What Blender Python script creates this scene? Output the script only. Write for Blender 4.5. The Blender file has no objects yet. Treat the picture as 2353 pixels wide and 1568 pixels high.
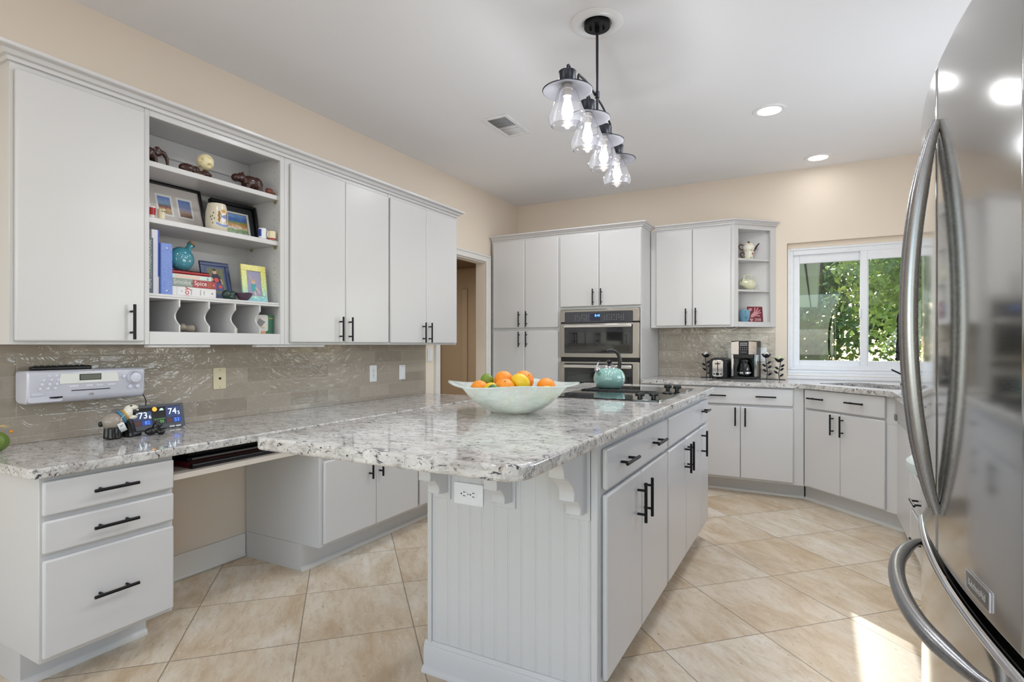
import bpy, bmesh, math, random
import numpy as np
from mathutils import Vector, Matrix
PI = math.pi
C = bpy.context.scene.collection
sc = bpy.context.scene
random.seed(7)
rng = np.random.default_rng(11)

# ------------------------------------------------------------------ camera
cam_d = bpy.data.cameras.new('camera'); cam = bpy.data.objects.new('camera', cam_d); C.objects.link(cam)
cam_d.sensor_width = 36.0
cam_d.lens = 1288.33 / 2353 * 36.0
cam_d.shift_y = 9.08 / 2353
cam_d.clip_start = 0.02; cam_d.clip_end = 300
cam.location = (0, 0, 1.2198)
cam.rotation_euler = (PI/2, 0, 0.4964)
sc.camera = cam
# ------------------------------------------------------------------ view, sky, sun, fill lamps
sc.view_settings.view_transform = 'Standard'
sc.view_settings.look = 'None'
sc.view_settings.exposure = 0.40
sc.view_settings.gamma = 1.0
sc.view_settings.use_curve_mapping = False
try:
    sc.cycles.use_denoising = True
    sc.cycles.max_bounces = 10; sc.cycles.diffuse_bounces = 5; sc.cycles.glossy_bounces = 5
    sc.cycles.transparent_max_bounces = 24; sc.cycles.transmission_bounces = 6
    sc.cycles.sample_clamp_indirect = 6.0; sc.cycles.caustics_reflective = False; sc.cycles.caustics_refractive = False
except Exception:
    pass
W = bpy.data.worlds.new('world'); sc.world = W; W.use_nodes = True
wn = W.node_tree.nodes; wl = W.node_tree.links
sky = wn.new('ShaderNodeTexSky'); sky.sky_type = 'NISHITA'; sky.sun_disc = False
sky.sun_elevation = math.radians(29); sky.sun_rotation = math.radians(3)
wn['Background'].inputs[1].default_value = 0.50
wl.new(sky.outputs[0], wn['Background'].inputs[0])

def light(name, kind, loc, energy, color=(1, 1, 1), size=0.1, sizey=None, direction=None, spot=None):
    d = bpy.data.lights.new(name, kind); o = bpy.data.objects.new(name, d); C.objects.link(o)
    o.location = loc; d.energy = energy; d.color = color
    if kind == 'AREA':
        d.size = size
        if sizey: d.shape = 'RECTANGLE'; d.size_y = sizey
        else: d.shape = 'DISK'
    elif kind in ('POINT', 'SPOT'):
        d.shadow_soft_size = size
    if spot: d.spot_size = spot; d.spot_blend = 0.6
    if direction is not None:
        o.rotation_euler = Vector(direction).to_track_quat('-Z', 'Y').to_euler()
    return o
sun = light('sun', 'SUN', (0, 12, 9), 1.1, (1.0, 0.94, 0.84), direction=(0.006, -1, -0.56)); sun.data.angle = 0.006
COOL_FILL = (0.80, 0.89, 1.0)
# added fill lamps, tilted up, at unseen openings behind and right of the camera
light('rear_fill', 'AREA', (-0.9, -2.9, 1.3), 33, (0.98, 0.96, 0.93), 2.6, 1.6, (0, 1, 2.6))
light('side_fill', 'AREA', (1.5, -1.5, 1.3), 18, COOL_FILL, 2.2, 1.6, (-1, 0.5, 1.6))

light('right_fill', 'AREA', (1.12, 3.5, 1.6), 11.5, COOL_FILL, 1.3, 0.95, (-1, 0.2, 0.75))  # added fill from the hidden right wall for island side and ceiling

# ------------------------------------------------------------------ materials
def S(r, g, b):
    f = lambda c: ((c/255)/12.92 if c/255 <= 0.04045 else ((c/255+0.055)/1.055)**2.4)
    return (f(r), f(g), f(b), 1)
class N:                                             # tiny node-tree helper
    def __init__(s, name):
        s.m = bpy.data.materials.new(name); s.m.use_nodes = True
        s.t = s.m.node_tree; s.b = s.t.nodes['Principled BSDF']
    def n(s, typ, **kw):
        x = s.t.nodes.new('ShaderNode'+typ)
        for k, v in kw.items(): setattr(x, k, v)
        return x
    def l(s, a, b): s.t.links.new(a, b)
    def set(s, x, i, v):
        if isinstance(v, bpy.types.NodeSocket): s.l(v, x.inputs[i])
        else: x.inputs[i].default_value = v
        return x
    def math(s, op, a, b=0.0, c=None):
        x = s.n('Math', operation=op); s.set(x, 0, a); s.set(x, 1, b)
        if c is not None: s.set(x, 2, c)
        return x.outputs[0]
    def mix(s, f, a, b, mode='MIX'):
        x = s.n('MixRGB', blend_type=mode); s.set(x, 0, f); s.set(x, 1, a); s.set(x, 2, b); return x.outputs[0]
    def ramp(s, f, stops):
        x = s.n('ValToRGB'); s.l(f, x.inputs[0]); e = x.color_ramp.elements
        while len(e) < len(stops): e.new(0.5)
        for q, (p, c) in zip(e, stops): q.position = p; q.color = c if len(c) == 4 else (*c, 1)
        return x.outputs[0]
    def obj(s): return s.n('TexCoord').outputs['Object']
    def mapped(s, v, scale=(1, 1, 1), rot=(0, 0, 0), loc=(0, 0, 0)):
        x = s.n('Mapping'); s.l(v, x.inputs[0]); x.inputs['Scale'].default_value = scale
        x.inputs['Rotation'].default_value = rot; x.inputs['Location'].default_value = loc; return x.outputs[0]
    def noise(s, v, scale, detail=3, rough=0.5, dist=0.0, out='Fac'):
        x = s.n('TexNoise'); s.l(v, x.inputs['Vector']); x.inputs['Scale'].default_value = scale
        x.inputs['Detail'].default_value = detail; x.inputs['Roughness'].default_value = rough
        x.inputs['Distortion'].default_value = dist; return x.outputs[out]
    def bump(s, h, strength=0.2, dist=0.01):
        x = s.n('Bump'); s.l(h, x.inputs['Height']); x.inputs['Strength'].default_value = strength
        x.inputs['Distance'].default_value = dist; s.l(x.outputs[0], s.b.inputs['Normal'])
    def p(s, **kw):
        for k, v in kw.items():
            s.set(s.b, k.replace('_', ' '), v)
        return s
BWHITE = (1, 1, 1, 1); BBLACK = (0, 0, 0, 1)
def pm(name, col, rough=0.5, metal=0.0, emit=None, es=0.0, coat=0.0, var=0.04, scale=30):
    k = N(name); k.p(Roughness=rough, Metallic=metal)
    v = k.noise(k.obj(), scale, 3)
    a = tuple(min(1, c*(1-var)) for c in col[:3])+(1,); b = tuple(min(1, c*(1+var)) for c in col[:3])+(1,)
    k.l(k.mix(v, a, b), k.b.inputs['Base Color'])
    if coat: k.b.inputs['Coat Weight'].default_value = coat; k.b.inputs['Coat Roughness'].default_value = 0.05
    if emit: k.b.inputs['Emission Color'].default_value = emit; k.b.inputs['Emission Strength'].default_value = es
    return k.m
M = {}
def m_paint(name, col, rough, bs, sc_=180):
    k = N(name); k.p(Roughness=rough)
    o = k.obj()
    big = k.noise(o, 1.3, 2)
    k.l(k.mix(big, tuple(c*0.97 for c in col[:3])+(1,), col), k.b.inputs['Base Color'])
    k.bump(k.noise(o, sc_, 2), bs, 0.002); return k.m
M['wall'] = m_paint('wall_paint', S(234, 221, 205), 0.65, 0.12)
M['ceil'] = m_paint('ceiling_paint', S(240, 240, 242), 0.8, 0.15)
M['white'] = m_paint('cabinet_paint', S(209, 208, 208), 0.26, 0.05, 60)
M['trimw'] = m_paint('trim_paint', S(228, 226, 222), 0.32, 0.05, 60)
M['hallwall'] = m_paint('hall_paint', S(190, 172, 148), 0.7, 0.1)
M['vinyl'] = pm('window_vinyl', S(236, 239, 244), 0.3)
M['black'] = pm('black_metal', S(24, 25, 27), 0.38, 0.6)
M['blackm'] = pm('dark_bronze_metal', S(52, 54, 62), 0.35, 0.7)
M['plastic'] = pm('white_plastic', S(236, 236, 238), 0.25)
M['cream'] = pm('cream_plastic', S(226, 214, 182), 0.35)
M['bplastic'] = pm('black_plastic', S(14, 14, 16), 0.3)
M['slot'] = pm('dark_slot', S(20, 20, 20), 0.7)
M['silver'] = pm('silver_plastic', S(214, 214, 226), 0.3, 0.15)
M['chrome'] = pm('chrome', S(225, 225, 228), 0.08, 1.0)
M['glossblack'] = pm('black_glass', S(8, 8, 9), 0.04, 0.0, coat=0.5)
M['iron'] = pm('dark_iron', S(40, 42, 48), 0.5, 0.6)
# stainless steel, brushed
def m_steel(name, col, rough, stretch):
    k = N(name); k.p(Metallic=1.0)
    o = k.mapped(k.obj(), stretch); v = k.noise(o, 60, 4)
    k.l(k.mix(v, tuple(c*0.94 for c in col[:3])+(1,), col), k.b.inputs['Base Color'])
    k.l(k.math('MULTIPLY_ADD', v, 0.08, rough-0.04), k.b.inputs['Roughness'])
    big = k.noise(k.obj(), 1.8, 1)
    k.bump(big, 0.05, 0.03); return k.m
M['steel'] = m_steel('stainless_steel', S(196, 195, 192), 0.11, (1, 1, 40))
M['steelh'] = m_steel('stainless_handle', S(150, 150, 152), 0.27, (30, 30, 1))
M['steelo'] = m_steel('oven_steel', S(178, 172, 165), 0.3, (1, 40, 40))
# granite
def m_granite(name):
    k = N(name); o = k.mapped(k.obj(), (0.6, 1, 1), (0, 0, 0.25))
    cl = k.noise(o, 15, 4, 0.6, 0.4)
    base = k.ramp(cl, [(0.30, S(170, 165, 160)), (0.46, S(198, 195, 191)), (0.66, S(216, 214, 211))])
    fl = k.noise(o, 52, 5, 0.72, 0.8)
    base = k.mix(k.ramp(fl, [(0.50, BBLACK), (0.66, BWHITE)]), base, S(150, 146, 143))
    brown = k.noise(k.mapped(o, loc=(3, 1, 7)), 55, 3, 0.6, 0.5)
    base = k.mix(k.ramp(brown, [(0.66, BBLACK), (0.76, BWHITE)]), base, S(146, 130, 120))
    vo = k.n('TexVoronoi', feature='F1'); k.l(k.mapped(o, loc=(1, 2, 3)), vo.inputs['Vector']); vo.inputs['Scale'].default_value = 95
    sp = k.noise(k.mapped(o, loc=(9, 4, 2)), 42, 5, 0.72, 0.9)
    dark = k.ramp(sp, [(0.575, BBLACK), (0.630, BWHITE)])
    base = k.mix(dark, base, S(62, 62, 72))
    sp2 = k.noise(k.mapped(o, loc=(5, 8, 1)), 80, 3, 0.65, 0.6)
    base = k.mix(k.ramp(sp2, [(0.635, BBLACK), (0.68, BWHITE)]), base, S(52, 50, 54))
    k.l(base, k.b.inputs['Base Color']); k.p(Roughness=0.07)
    k.b.inputs['IOR'].default_value = 1.55
    k.bump(k.noise(o, 300, 2), 0.02, 0.001); return k.m
M['granite'] = m_granite('granite')
# travertine floor laid on the diagonal
def m_floor():
    k = N('travertine'); o = k.obj(); sx = k.n('SeparateXYZ'); k.l(o, sx.inputs[0])
    x, y = sx.outputs[0], sx.outputs[1]; r = 1/math.sqrt(2)
    p = k.math('DIVIDE', k.math('SUBTRACT', k.math('MULTIPLY', k.math('ADD', x, y), r), 0.285), 0.468)
    q = k.math('DIVIDE', k.math('SUBTRACT', k.math('MULTIPLY', k.math('SUBTRACT', y, x), r), 2.445), 0.474)
    fp = k.math('FLOOR', p); fq = k.math('FLOOR', q)
    ep = k.math('SUBTRACT', 0.5, k.math('ABSOLUTE', k.math('SUBTRACT', k.math('FRACT', p), 0.5)))
    eq = k.math('SUBTRACT', 0.5, k.math('ABSOLUTE', k.math('SUBTRACT', k.math('FRACT', q), 0.5)))
    edge = k.math('MINIMUM', ep, eq)
    wob = k.math('MULTIPLY_ADD', k.noise(o, 60, 2), 0.004, -0.002)
    joint = k.ramp(k.math('ADD', edge, wob), [(0.0030, BWHITE), (0.0062, BBLACK)])
    cv = k.n('CombineXYZ'); k.l(fp, cv.inputs[0]); k.l(fq, cv.inputs[1])
    wn_ = k.n('TexWhiteNoise', noise_dimensions='3D'); k.l(cv.outputs[0], wn_.inputs['Vector'])
    off = k.n('VectorMath', operation='MULTIPLY_ADD'); k.l(wn_.outputs['Color'], off.inputs[0]); off.inputs[1].default_value = (20, 20, 20); k.l(o, off.inputs[2])
    tv = off.outputs[0]
    rot = k.mapped(tv, (1, 1, 1), (0, 0, PI/4))
    st = k.mapped(rot, (1.0, 2.6, 1))
    a = k.noise(st, 2.6, 6, 0.66, 0.5)
    col = k.ramp(a, [(0.30, S(202, 182, 153)), (0.46, S(223, 210, 191)), (0.58, S(233, 225, 213)), (0.72, S(240, 236, 229))])
    tint = k.mix(wn_.outputs['Value'], S(236, 225, 208), S(255, 255, 254))
    col = k.mix(0.9, col, tint, 'MULTIPLY')
    f = k.noise(k.mapped(rot, (1, 3.2, 1), loc=(4, 4, 0)), 11, 6, 0.75, 0.5)
    col = k.mix(k.math('MULTIPLY', k.ramp(f, [(0.48, BBLACK), (0.80, BWHITE)]), 0.6), col, S(168, 142, 108))
    wp = k.noise(k.mapped(rot, (1, 2.4, 1), loc=(1, 9, 0)), 16, 4, 0.7, 0.6)
    col = k.mix(k.math('MULTIPLY', k.ramp(wp, [(0.63, BBLACK), (0.68, BWHITE)]), 0.6), col, S(234, 228, 218))
    pit = k.noise(k.mapped(rot, (1, 2.0, 1), loc=(7, 2, 0)), 42, 3, 0.6, 0.3)
    col = k.mix(k.math('MULTIPLY', k.ramp(pit, [(0.685, BBLACK), (0.72, BWHITE)]), 0.7), col, S(112, 94, 74))
    col = k.mix(k.math('MULTIPLY', joint, 0.75), col, S(96, 82, 66))
    k.l(col, k.b.inputs['Base Color'])
    k.l(k.math('MULTIPLY_ADD', a, 0.25, 0.25), k.b.inputs['Roughness'])
    h = k.math('SUBTRACT', k.math('MULTIPLY', a, 0.15), joint)
    k.bump(h, 0.25, 0.002); return k.m
M['floor'] = m_floor()
# glossy hand-made subway tile: u runs along the wall, z is up
def m_subway(name, axis, u0, z0, tl=0.305, th=0.083):
    k = N(name); o = k.obj(); sx = k.n('SeparateXYZ'); k.l(o, sx.inputs[0])
    u = sx.outputs[axis]; z = sx.outputs[2]
    row = k.math('DIVIDE', k.math('SUBTRACT', z, z0), th); fr = k.math('FLOOR', row)
    sh = k.math('MULTIPLY', k.math('MODULO', k.math('ADD', fr, 100.0), 2.0), 0.5)
    cu = k.math('ADD', k.math('DIVIDE', k.math('SUBTRACT', u, u0), tl), sh); fu = k.math('FLOOR', cu)
    er = k.math('MULTIPLY', k.math('SUBTRACT', 0.5, k.math('ABSOLUTE', k.math('SUBTRACT', k.math('FRACT', row), 0.5))), th)
    eu = k.math('MULTIPLY', k.math('SUBTRACT', 0.5, k.math('ABSOLUTE', k.math('SUBTRACT', k.math('FRACT', cu), 0.5))), tl)
    e = k.math('MINIMUM', er, eu)
    j = k.ramp(k.math('MULTIPLY', e, 100.0), [(0.08, BWHITE), (0.16, BBLACK)])
    cv = k.n('CombineXYZ'); k.l(fu, cv.inputs[0]); k.l(fr, cv.inputs[1])
    w_ = k.n('TexWhiteNoise', noise_dimensions='3D'); k.l(cv.outputs[0], w_.inputs['Vector'])
    col = k.mix(w_.outputs['Value'], S(152, 140, 126), S(178, 166, 152))
    cl = k.noise(k.mapped(o, (1, 1, 3)), 9, 4, 0.6)
    col = k.mix(k.math('MULTIPLY', cl, 0.3), col, S(186, 178, 166))
    col = k.mix(j, col, S(176, 168, 156))
    k.l(col, k.b.inputs['Base Color'])
    k.l(k.math('MULTIPLY_ADD', j, 0.5, 0.09), k.b.inputs['Roughness'])
    off = k.n('VectorMath', operation='MULTIPLY_ADD'); k.l(w_.outputs['Color'], off.inputs[0]); off.inputs[1].default_value = (9, 9, 9); k.l(o, off.inputs[2])
    wv = k.noise(k.mapped(off.outputs[0], (1, 1, 1.6)), 12, 3, 0.55, 0.8)
    tl_ = k.math('MULTIPLY', k.math('MINIMUM', k.math('MULTIPLY', e, 260.0), 1.0), 0.10)
    k.bump(k.math('ADD', wv, tl_), 0.55, 0.012)
    k.b.inputs['Coat Weight'].default_value = 0.3; k.b.inputs['Coat Roughness'].default_value = 0.03
    return k.m
M['splash_l'] = m_subway('subway_tile_left', 1, 1.21, 1.172)
M['splash_b'] = m_subway('subway_tile_back', 0, -0.98, 1.24)
# clear panes: mostly transparent with a fresnel reflection
def m_glass(name, tint, refl=1.0, rough=0.0, frost=0.0):
    k = N(name); out = k.t.nodes['Material Output']
    tr = k.n('BsdfTransparent'); tr.inputs[0].default_value = tint
    gl = k.n('BsdfGlossy'); gl.inputs['Roughness'].default_value = rough
    lw = k.n('LayerWeight'); lw.inputs[0].default_value = 0.5
    fr = k.math('MULTIPLY_ADD', k.math('POWER', lw.outputs['Facing'], 4.0), refl, 0.04*refl)
    mx = k.n('MixShader'); k.l(k.math('MINIMUM', fr, 1.0), mx.inputs[0]); k.l(tr.outputs[0], mx.inputs[1]); k.l(gl.outputs[0], mx.inputs[2])
    k.l(mx.outputs[0], out.inputs[0]); return k.m
M['pane'] = m_glass('window_glass', (0.97, 0.985, 0.985, 1), 0.7)
M['shadeglass'] = m_glass('clear_shade_glass', (0.96, 0.96, 0.97, 1), 1.6, 0.10)
_m = M['shadeglass']; _t = _m.node_tree; _o = _t.nodes['Material Output']; _l = _o.inputs[0].links[0].from_socket
_d = _t.nodes.new('ShaderNodeBsdfTranslucent'); _d.inputs[0].default_value = (0.9, 0.9, 0.95, 1); _x = _t.nodes.new('ShaderNodeMixShader'); _x.inputs[0].default_value = 0.010
_t.links.new(_l, _x.inputs[1]); _t.links.new(_d.outputs[0], _x.inputs[2]); _t.links.new(_x.outputs[0], _o.inputs[0])
def m_bowl():
    k = N('frosted_white_glass'); out = k.t.nodes['Material Output']; o = k.obj()
    n_ = k.noise(k.mapped(o, (1, 1, 2.5)), 9, 5, 0.65, 1.6)
    k.b.inputs['Base Color'].default_value = S(240, 244, 242); k.p(Roughness=0.12)
    tl = k.n('BsdfTranslucent'); tl.inputs[0].default_value = S(236, 242, 239)
    m1 = k.n('MixShader'); m1.inputs[0].default_value = 0.4; k.l(k.b.outputs[0], m1.inputs[1]); k.l(tl.outputs[0], m1.inputs[2])
    tr = k.n('BsdfTransparent'); tr.inputs[0].default_value = (0.86, 0.93, 0.9, 1)
    m2 = k.n('MixShader'); k.l(k.ramp(n_, [(0.3, (0.50,)*3+(1,)), (0.62, (0.16,)*3+(1,))]), m2.inputs[0])
    k.l(m1.outputs[0], m2.inputs[1]); k.l(tr.outputs[0], m2.inputs[2]); k.l(m2.outputs[0], out.inputs[0]); return k.m
M['bowl'] = m_bowl()
def m_leaf(name, c1, c2, tr=0.5):
    k = N(name); out = k.t.nodes['Material Output']
    g = k.n('NewGeometry'); c = k.mix(g.outputs['Random Per Island'], c1, c2)
    k.l(c, k.b.inputs['Base Color']); k.p(Roughness=0.45)
    t = k.n('BsdfTranslucent'); k.l(k.mix(0.6, c, S(190, 205, 95)), t.inputs[0])
    mx = k.n('MixShader'); mx.inputs[0].default_value = tr; k.l(k.b.outputs[0], mx.inputs[1]); k.l(t.outputs[0], mx.inputs[2])
    k.l(mx.outputs[0], out.inputs[0]); return k.m
def m_peel(name, col):
    k = N(name); o = k.obj(); v = k.noise(o, 12, 2)
    k.l(k.mix(v, tuple(c*0.85 for c in col[:3])+(1,), col), k.b.inputs['Base Color']); k.p(Roughness=0.36)
    k.bump(k.noise(o, 260, 2), 0.25, 0.003)
    k.b.inputs['Subsurface Weight'].default_value = 0.05; return k.m
M['orange'] = m_peel('orange_peel', S(245, 146, 28)); M['lemon'] = m_peel('lemon_peel', S(236, 196, 30)); M['lime'] = m_peel('lime_peel', S(112, 140, 30)); M['limed'] = m_peel('dark_lime_peel', S(70, 112, 40))
def flat(r, g, b, rough=0.5, **kw): return pm('paint_%d_%d_%d' % (r, g, b), S(r, g, b), rough, **kw)
def memo(r, g, b, rough=0.5):
    key = ('c', r, g, b, rough)
    if key not in M: M[key] = flat(r, g, b, rough)
    return M[key]

# ------------------------------------------------------------------ mesh builder
class B:
    def __init__(s): s.bm = bmesh.new(); s.mi = 0
    def add(s, vs, fs):
        v = [s.bm.verts.new(Vector(p)) for p in vs]; out = []
        for f in fs:
            try:
                q = s.bm.faces.new([v[i] for i in f]); q.material_index = s.mi; out.append(q)
            except ValueError: pass
        return v, out
    def box(s, x0, x1, y0, y1, z0, z1):
        x0, x1 = sorted((x0, x1)); y0, y1 = sorted((y0, y1)); z0, z1 = sorted((z0, z1))
        vs = [(x, y, z) for z in (z0, z1) for y in (y0, y1) for x in (x0, x1)]
        s.add(vs, [(0, 2, 3, 1), (4, 5, 7, 6), (0, 1, 5, 4), (2, 6, 7, 3), (0, 4, 6, 2), (1, 3, 7, 5)]); return s
    def lathe(s, prof, c=(0, 0, 0), seg=32, mat=None, sx=1, sy=1):
        """prof: (r, z) from bottom to top, spun about z (then mat)"""
        mt = mat or Matrix(); c = Vector(c); rings = []
        for r, z in prof:
            if r < 1e-6: rings.append([s.bm.verts.new(mt @ Vector((0, 0, z)) + c)])
            else: rings.append([s.bm.verts.new(mt @ Vector((r*math.cos(2*PI*i/seg)*sx, r*math.sin(2*PI*i/seg)*sy, z)) + c) for i in range(seg)])
        for a, b in zip(rings, rings[1:]):
            for i in range(seg):
                j = (i+1) % seg
                if len(a) == 1 and len(b) == 1: continue
                f = [a[0], b[j], b[i]] if len(a) == 1 else ([a[i], a[j], b[0]] if len(b) == 1 else [a[i], a[j], b[j], b[i]])
                try: s.bm.faces.new(f).material_index = s.mi
                except ValueError: pass
        return s
    def cyl(s, p0, p1, r, seg=16, r2=None):
        p0 = Vector(p0); p1 = Vector(p1); d = p1-p0; L = d.length
        mt = d.to_track_quat('Z', 'Y').to_matrix().to_4x4()
        r2 = r if r2 is None else r2
        return s.lathe([(0, 0), (r, 0), (r2, L), (0, L)], p0, seg, mt)
    def tube(s, pts, r, seg=10, closed=False, sq=None):
        """swept round tube; r may be a list; sq=(a,b) stretches the section"""
        P = [Vector(p) for p in pts]; n = len(P); rs = r if isinstance(r, (list, tuple)) else [r]*n
        up = None; rings = []
        for i in range(n):
            a = P[i-1] if (i or closed) else P[i]; b = P[(i+1) % n] if (i < n-1 or closed) else P[i]
            t = (b-a).normalized()
            if up is None:
                up = Vector((0, 0, 1)) if abs(t.z) < 0.9 else Vector((1, 0, 0))
            sd = t.cross(up)
            if sd.length < 1e-4: sd = t.orthogonal()
            sd.normalize(); up = sd.cross(t).normalized()
            ka, kb = sq or (1, 1)
            rings.append([s.bm.verts.new(P[i]+rs[i]*(math.cos(2*PI*k/seg)*sd*ka+math.sin(2*PI*k/seg)*up*kb)) for k in range(seg)])
        prs = list(zip(rings, rings[1:])) + ([(rings[-1], rings[0])] if closed else [])
        for a, b in prs:
            for k in range(seg):
                j = (k+1) % seg
                try: s.bm.faces.new([a[k], a[j], b[j], b[k]]).material_index = s.mi
                except ValueError: pass
        if not closed:
            for rg in (rings[0][::-1], rings[-1]):
                try: s.bm.faces.new(rg).material_index = s.mi
                except ValueError: pass
        return s
    def prism(s, poly, axis, a, b):
        """poly in the two other axes (x: (y,z); y: (x,z); z: (x,y)) pushed from a to b along axis"""
        def P(p, t): return {'x': (t, p[0], p[1]), 'y': (p[0], t, p[1]), 'z': (p[0], p[1], t)}[axis]
        n = len(poly); vs = [P(p, a) for p in poly]+[P(p, b) for p in poly]
        fs = [tuple(range(n))[::-1], tuple(range(n, 2*n))]+[(i, (i+1) % n, n+(i+1) % n, n+i) for i in range(n)]
        s.add(vs, fs); return s
    def ball(s, c, r, seg=20, rings=12):
        rx, ry, rz = r if isinstance(r, (tuple, list)) else (r, r, r)
        prof = [(math.sin(PI*i/rings), -math.cos(PI*i/rings)) for i in range(rings+1)]
        prof[0] = (0, -1); prof[-1] = (0, 1)
        return s.lathe(prof, c, seg, Matrix.Diagonal((rx, ry, rz, 1)))
    def fan(s, pts):
        s.add(pts, [tuple(range(len(pts)))]); return s
    def text(s, txt, size, mt, depth=0.0004, align='CENTER'):
        cu = bpy.data.curves.new('text', 'FONT'); cu.body = txt; cu.size = size; cu.align_x = align; cu.align_y = 'CENTER'; cu.extrude = depth
        cu.resolution_u = 3
        o = bpy.data.objects.new('text', cu); C.objects.link(o); bpy.context.view_layer.update()
        me = bpy.data.meshes.new_from_object(o.evaluated_get(bpy.context.evaluated_depsgraph_get()))
        me.transform(mt); n0 = len(s.bm.faces); s.bm.from_mesh(me); s.bm.faces.ensure_lookup_table()
        for f in s.bm.faces[n0:]: f.material_index = s.mi
        bpy.data.objects.remove(o); bpy.data.curves.remove(cu); bpy.data.meshes.remove(me); return s
    def xf(s, mt):
        bmesh.ops.transform(s.bm, matrix=mt, verts=s.bm.verts[:]); return s

MW = {}
def thing(name, label, cat, loc=(0, 0, 0), rotz=0.0, group=None):
    o = bpy.data.objects.new(name, None); C.objects.link(o); o.empty_display_size = 0.1
    o.location = loc; o.rotation_euler = (0, 0, rotz); o['label'] = label; o['category'] = cat
    if group: o['group'] = group
    MW[o.name] = Matrix.Translation(loc) @ Matrix.Rotation(rotz, 4, 'Z')
    return o
def obj(name, b, mat, parent=None, world=True, bevel=0.0, seg=2, sharp=40, sub=0, label=None):
    """link the builder as one mesh; world=True: the builder holds world coordinates"""
    bmesh.ops.recalc_face_normals(b.bm, faces=b.bm.faces[:])
    if parent is not None and world:
        b.xf(MW[parent.name].inverted())
    me = bpy.data.meshes.new(name); b.bm.to_mesh(me); b.bm.free()
    for m in (mat if isinstance(mat, (list, tuple)) else [mat]): me.materials.append(m)
    me.polygons.foreach_set('use_smooth', [True]*len(me.polygons))
    me.set_sharp_from_angle(angle=math.radians(sharp))
    o = bpy.data.objects.new(name, me); C.objects.link(o)
    if parent is not None:
        o.parent = parent; MW[o.name] = MW[parent.name]
    if bevel:
        md = o.modifiers.new('bevel', 'BEVEL'); md.width = bevel; md.segments = seg; md.limit_method = 'ANGLE'; md.angle_limit = math.radians(50); md.harden_normals = False
    if sub:
        md = o.modifiers.new('sub', 'SUBSURF'); md.levels = sub; md.render_levels = sub
    if label: o['label'] = label
    return o
def tag(o, label, cat, group=None, kind=None):
    if label: o['label'] = label
    if cat: o['category'] = cat
    if group: o['group'] = group
    if kind: o['kind'] = kind
    return o
def struct(name, b, mat, parent=None, **kw):
    o = obj(name, b, mat, parent, **kw)
    if parent is None: o['kind'] = 'structure'
    return o
def remesh(o, vox, smooth=4):
    md = o.modifiers.new('remesh', 'REMESH'); md.mode = 'VOXEL'; md.voxel_size = vox; md.use_smooth_shade = True
    md = o.modifiers.new('smooth', 'SMOOTH'); md.iterations = smooth; md.factor = 0.5
    return o
def arc(c, r, a0, a1, n, plane='xz'):
    out = []
    for i in range(n+1):
        a = math.radians(a0+(a1-a0)*i/n); u, v = r*math.cos(a), r*math.sin(a)
        out.append({'xz': (c[0]+u, c[1], c[2]+v), 'yz': (c[0], c[1]+u, c[2]+v), 'xy': (c[0]+u, c[1]+v, c[2])}[plane])
    return out
def rrect(x0, x1, y0, y1, r, n=5):
    pts = []
    for cx, cy, a in ((x1-r, y1-r, 0), (x0+r, y1-r, 90), (x0+r, y0+r, 180), (x1-r, y0+r, 270)):
        for i in range(n+1):
            t = math.radians(a+90*i/n); pts.append((cx+r*math.cos(t), cy+r*math.sin(t)))
    return pts

# ------------------------------------------------------------------ room shell
XW, YB, ZC = -2.904, 5.502, 2.754
XR, YR, XS = 1.10, -3.0, 1.62
struct('floor', B().box(XW-2.2, XS+0.15, YR-0.15, 7.2, -0.1, 0), M['floor'])
struct('ceiling', B().box(XW-0.12, XS+0.15, YR-0.15, YB+0.15, ZC, ZC+0.12), M['ceil'])
D0, D1, DH = 4.015, 4.80, 2.05
b = B(); b.box(XW-0.11, XW, YR-0.15, D0, 0, ZC); b.box(XW-0.11, XW, D1, YB+0.15, 0, ZC); b.box(XW-0.11, XW, D0, D1, DH, ZC)
struct('wall_left', b, M['wall'])
WX0, WX1, WZ0, WZ1 = -0.222, 0.94, 0.95, 2.115
b = B(); b.box(XW-0.11, WX0, YB, YB+0.15, 0, ZC); b.box(WX1, XR+0.15, YB, YB+0.15, 0, ZC); b.box(WX0, WX1, YB, YB+0.15, WZ1, ZC); b.box(WX0, WX1, YB, YB+0.15, 0, WZ0)
struct('wall_back', b, M['wall'])
b = B(); b.box(XR, XR+0.12, 0.85, 2.82, 0, ZC); b.box(XR, XR+0.12, 4.18, YB, 0, ZC); b.box(XR, XR+0.12, 2.82, 4.18, 0, 1.1); b.box(XR, XR+0.12, 2.82, 4.18, 2.1, ZC); b.box(XR, XS, 0.75, 0.85, 0, ZC)
b.box(XS, XS+0.12, YR, -2.7, 0, ZC); b.box(XS, XS+0.12, -0.3, 0.75, 0, ZC); b.box(XS, XS+0.12, -2.7, -0.3, 2.4, ZC); b.box(XS, XS+0.12, -2.7, -0.3, 0, 0.3)
struct('wall_right', b, M['wall'])
b = B(); b.box(XW-0.11, -2.3, YR-0.12, YR, 0, ZC); b.box(0.5, XS+0.12, YR-0.12, YR, 0, ZC); b.box(-2.3, 0.5, YR-0.12, YR, 2.4, ZC); b.box(-2.3, 0.5, YR-0.12, YR, 0, 0.3)
struct('wall_rear', b, M['wall'])
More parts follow.
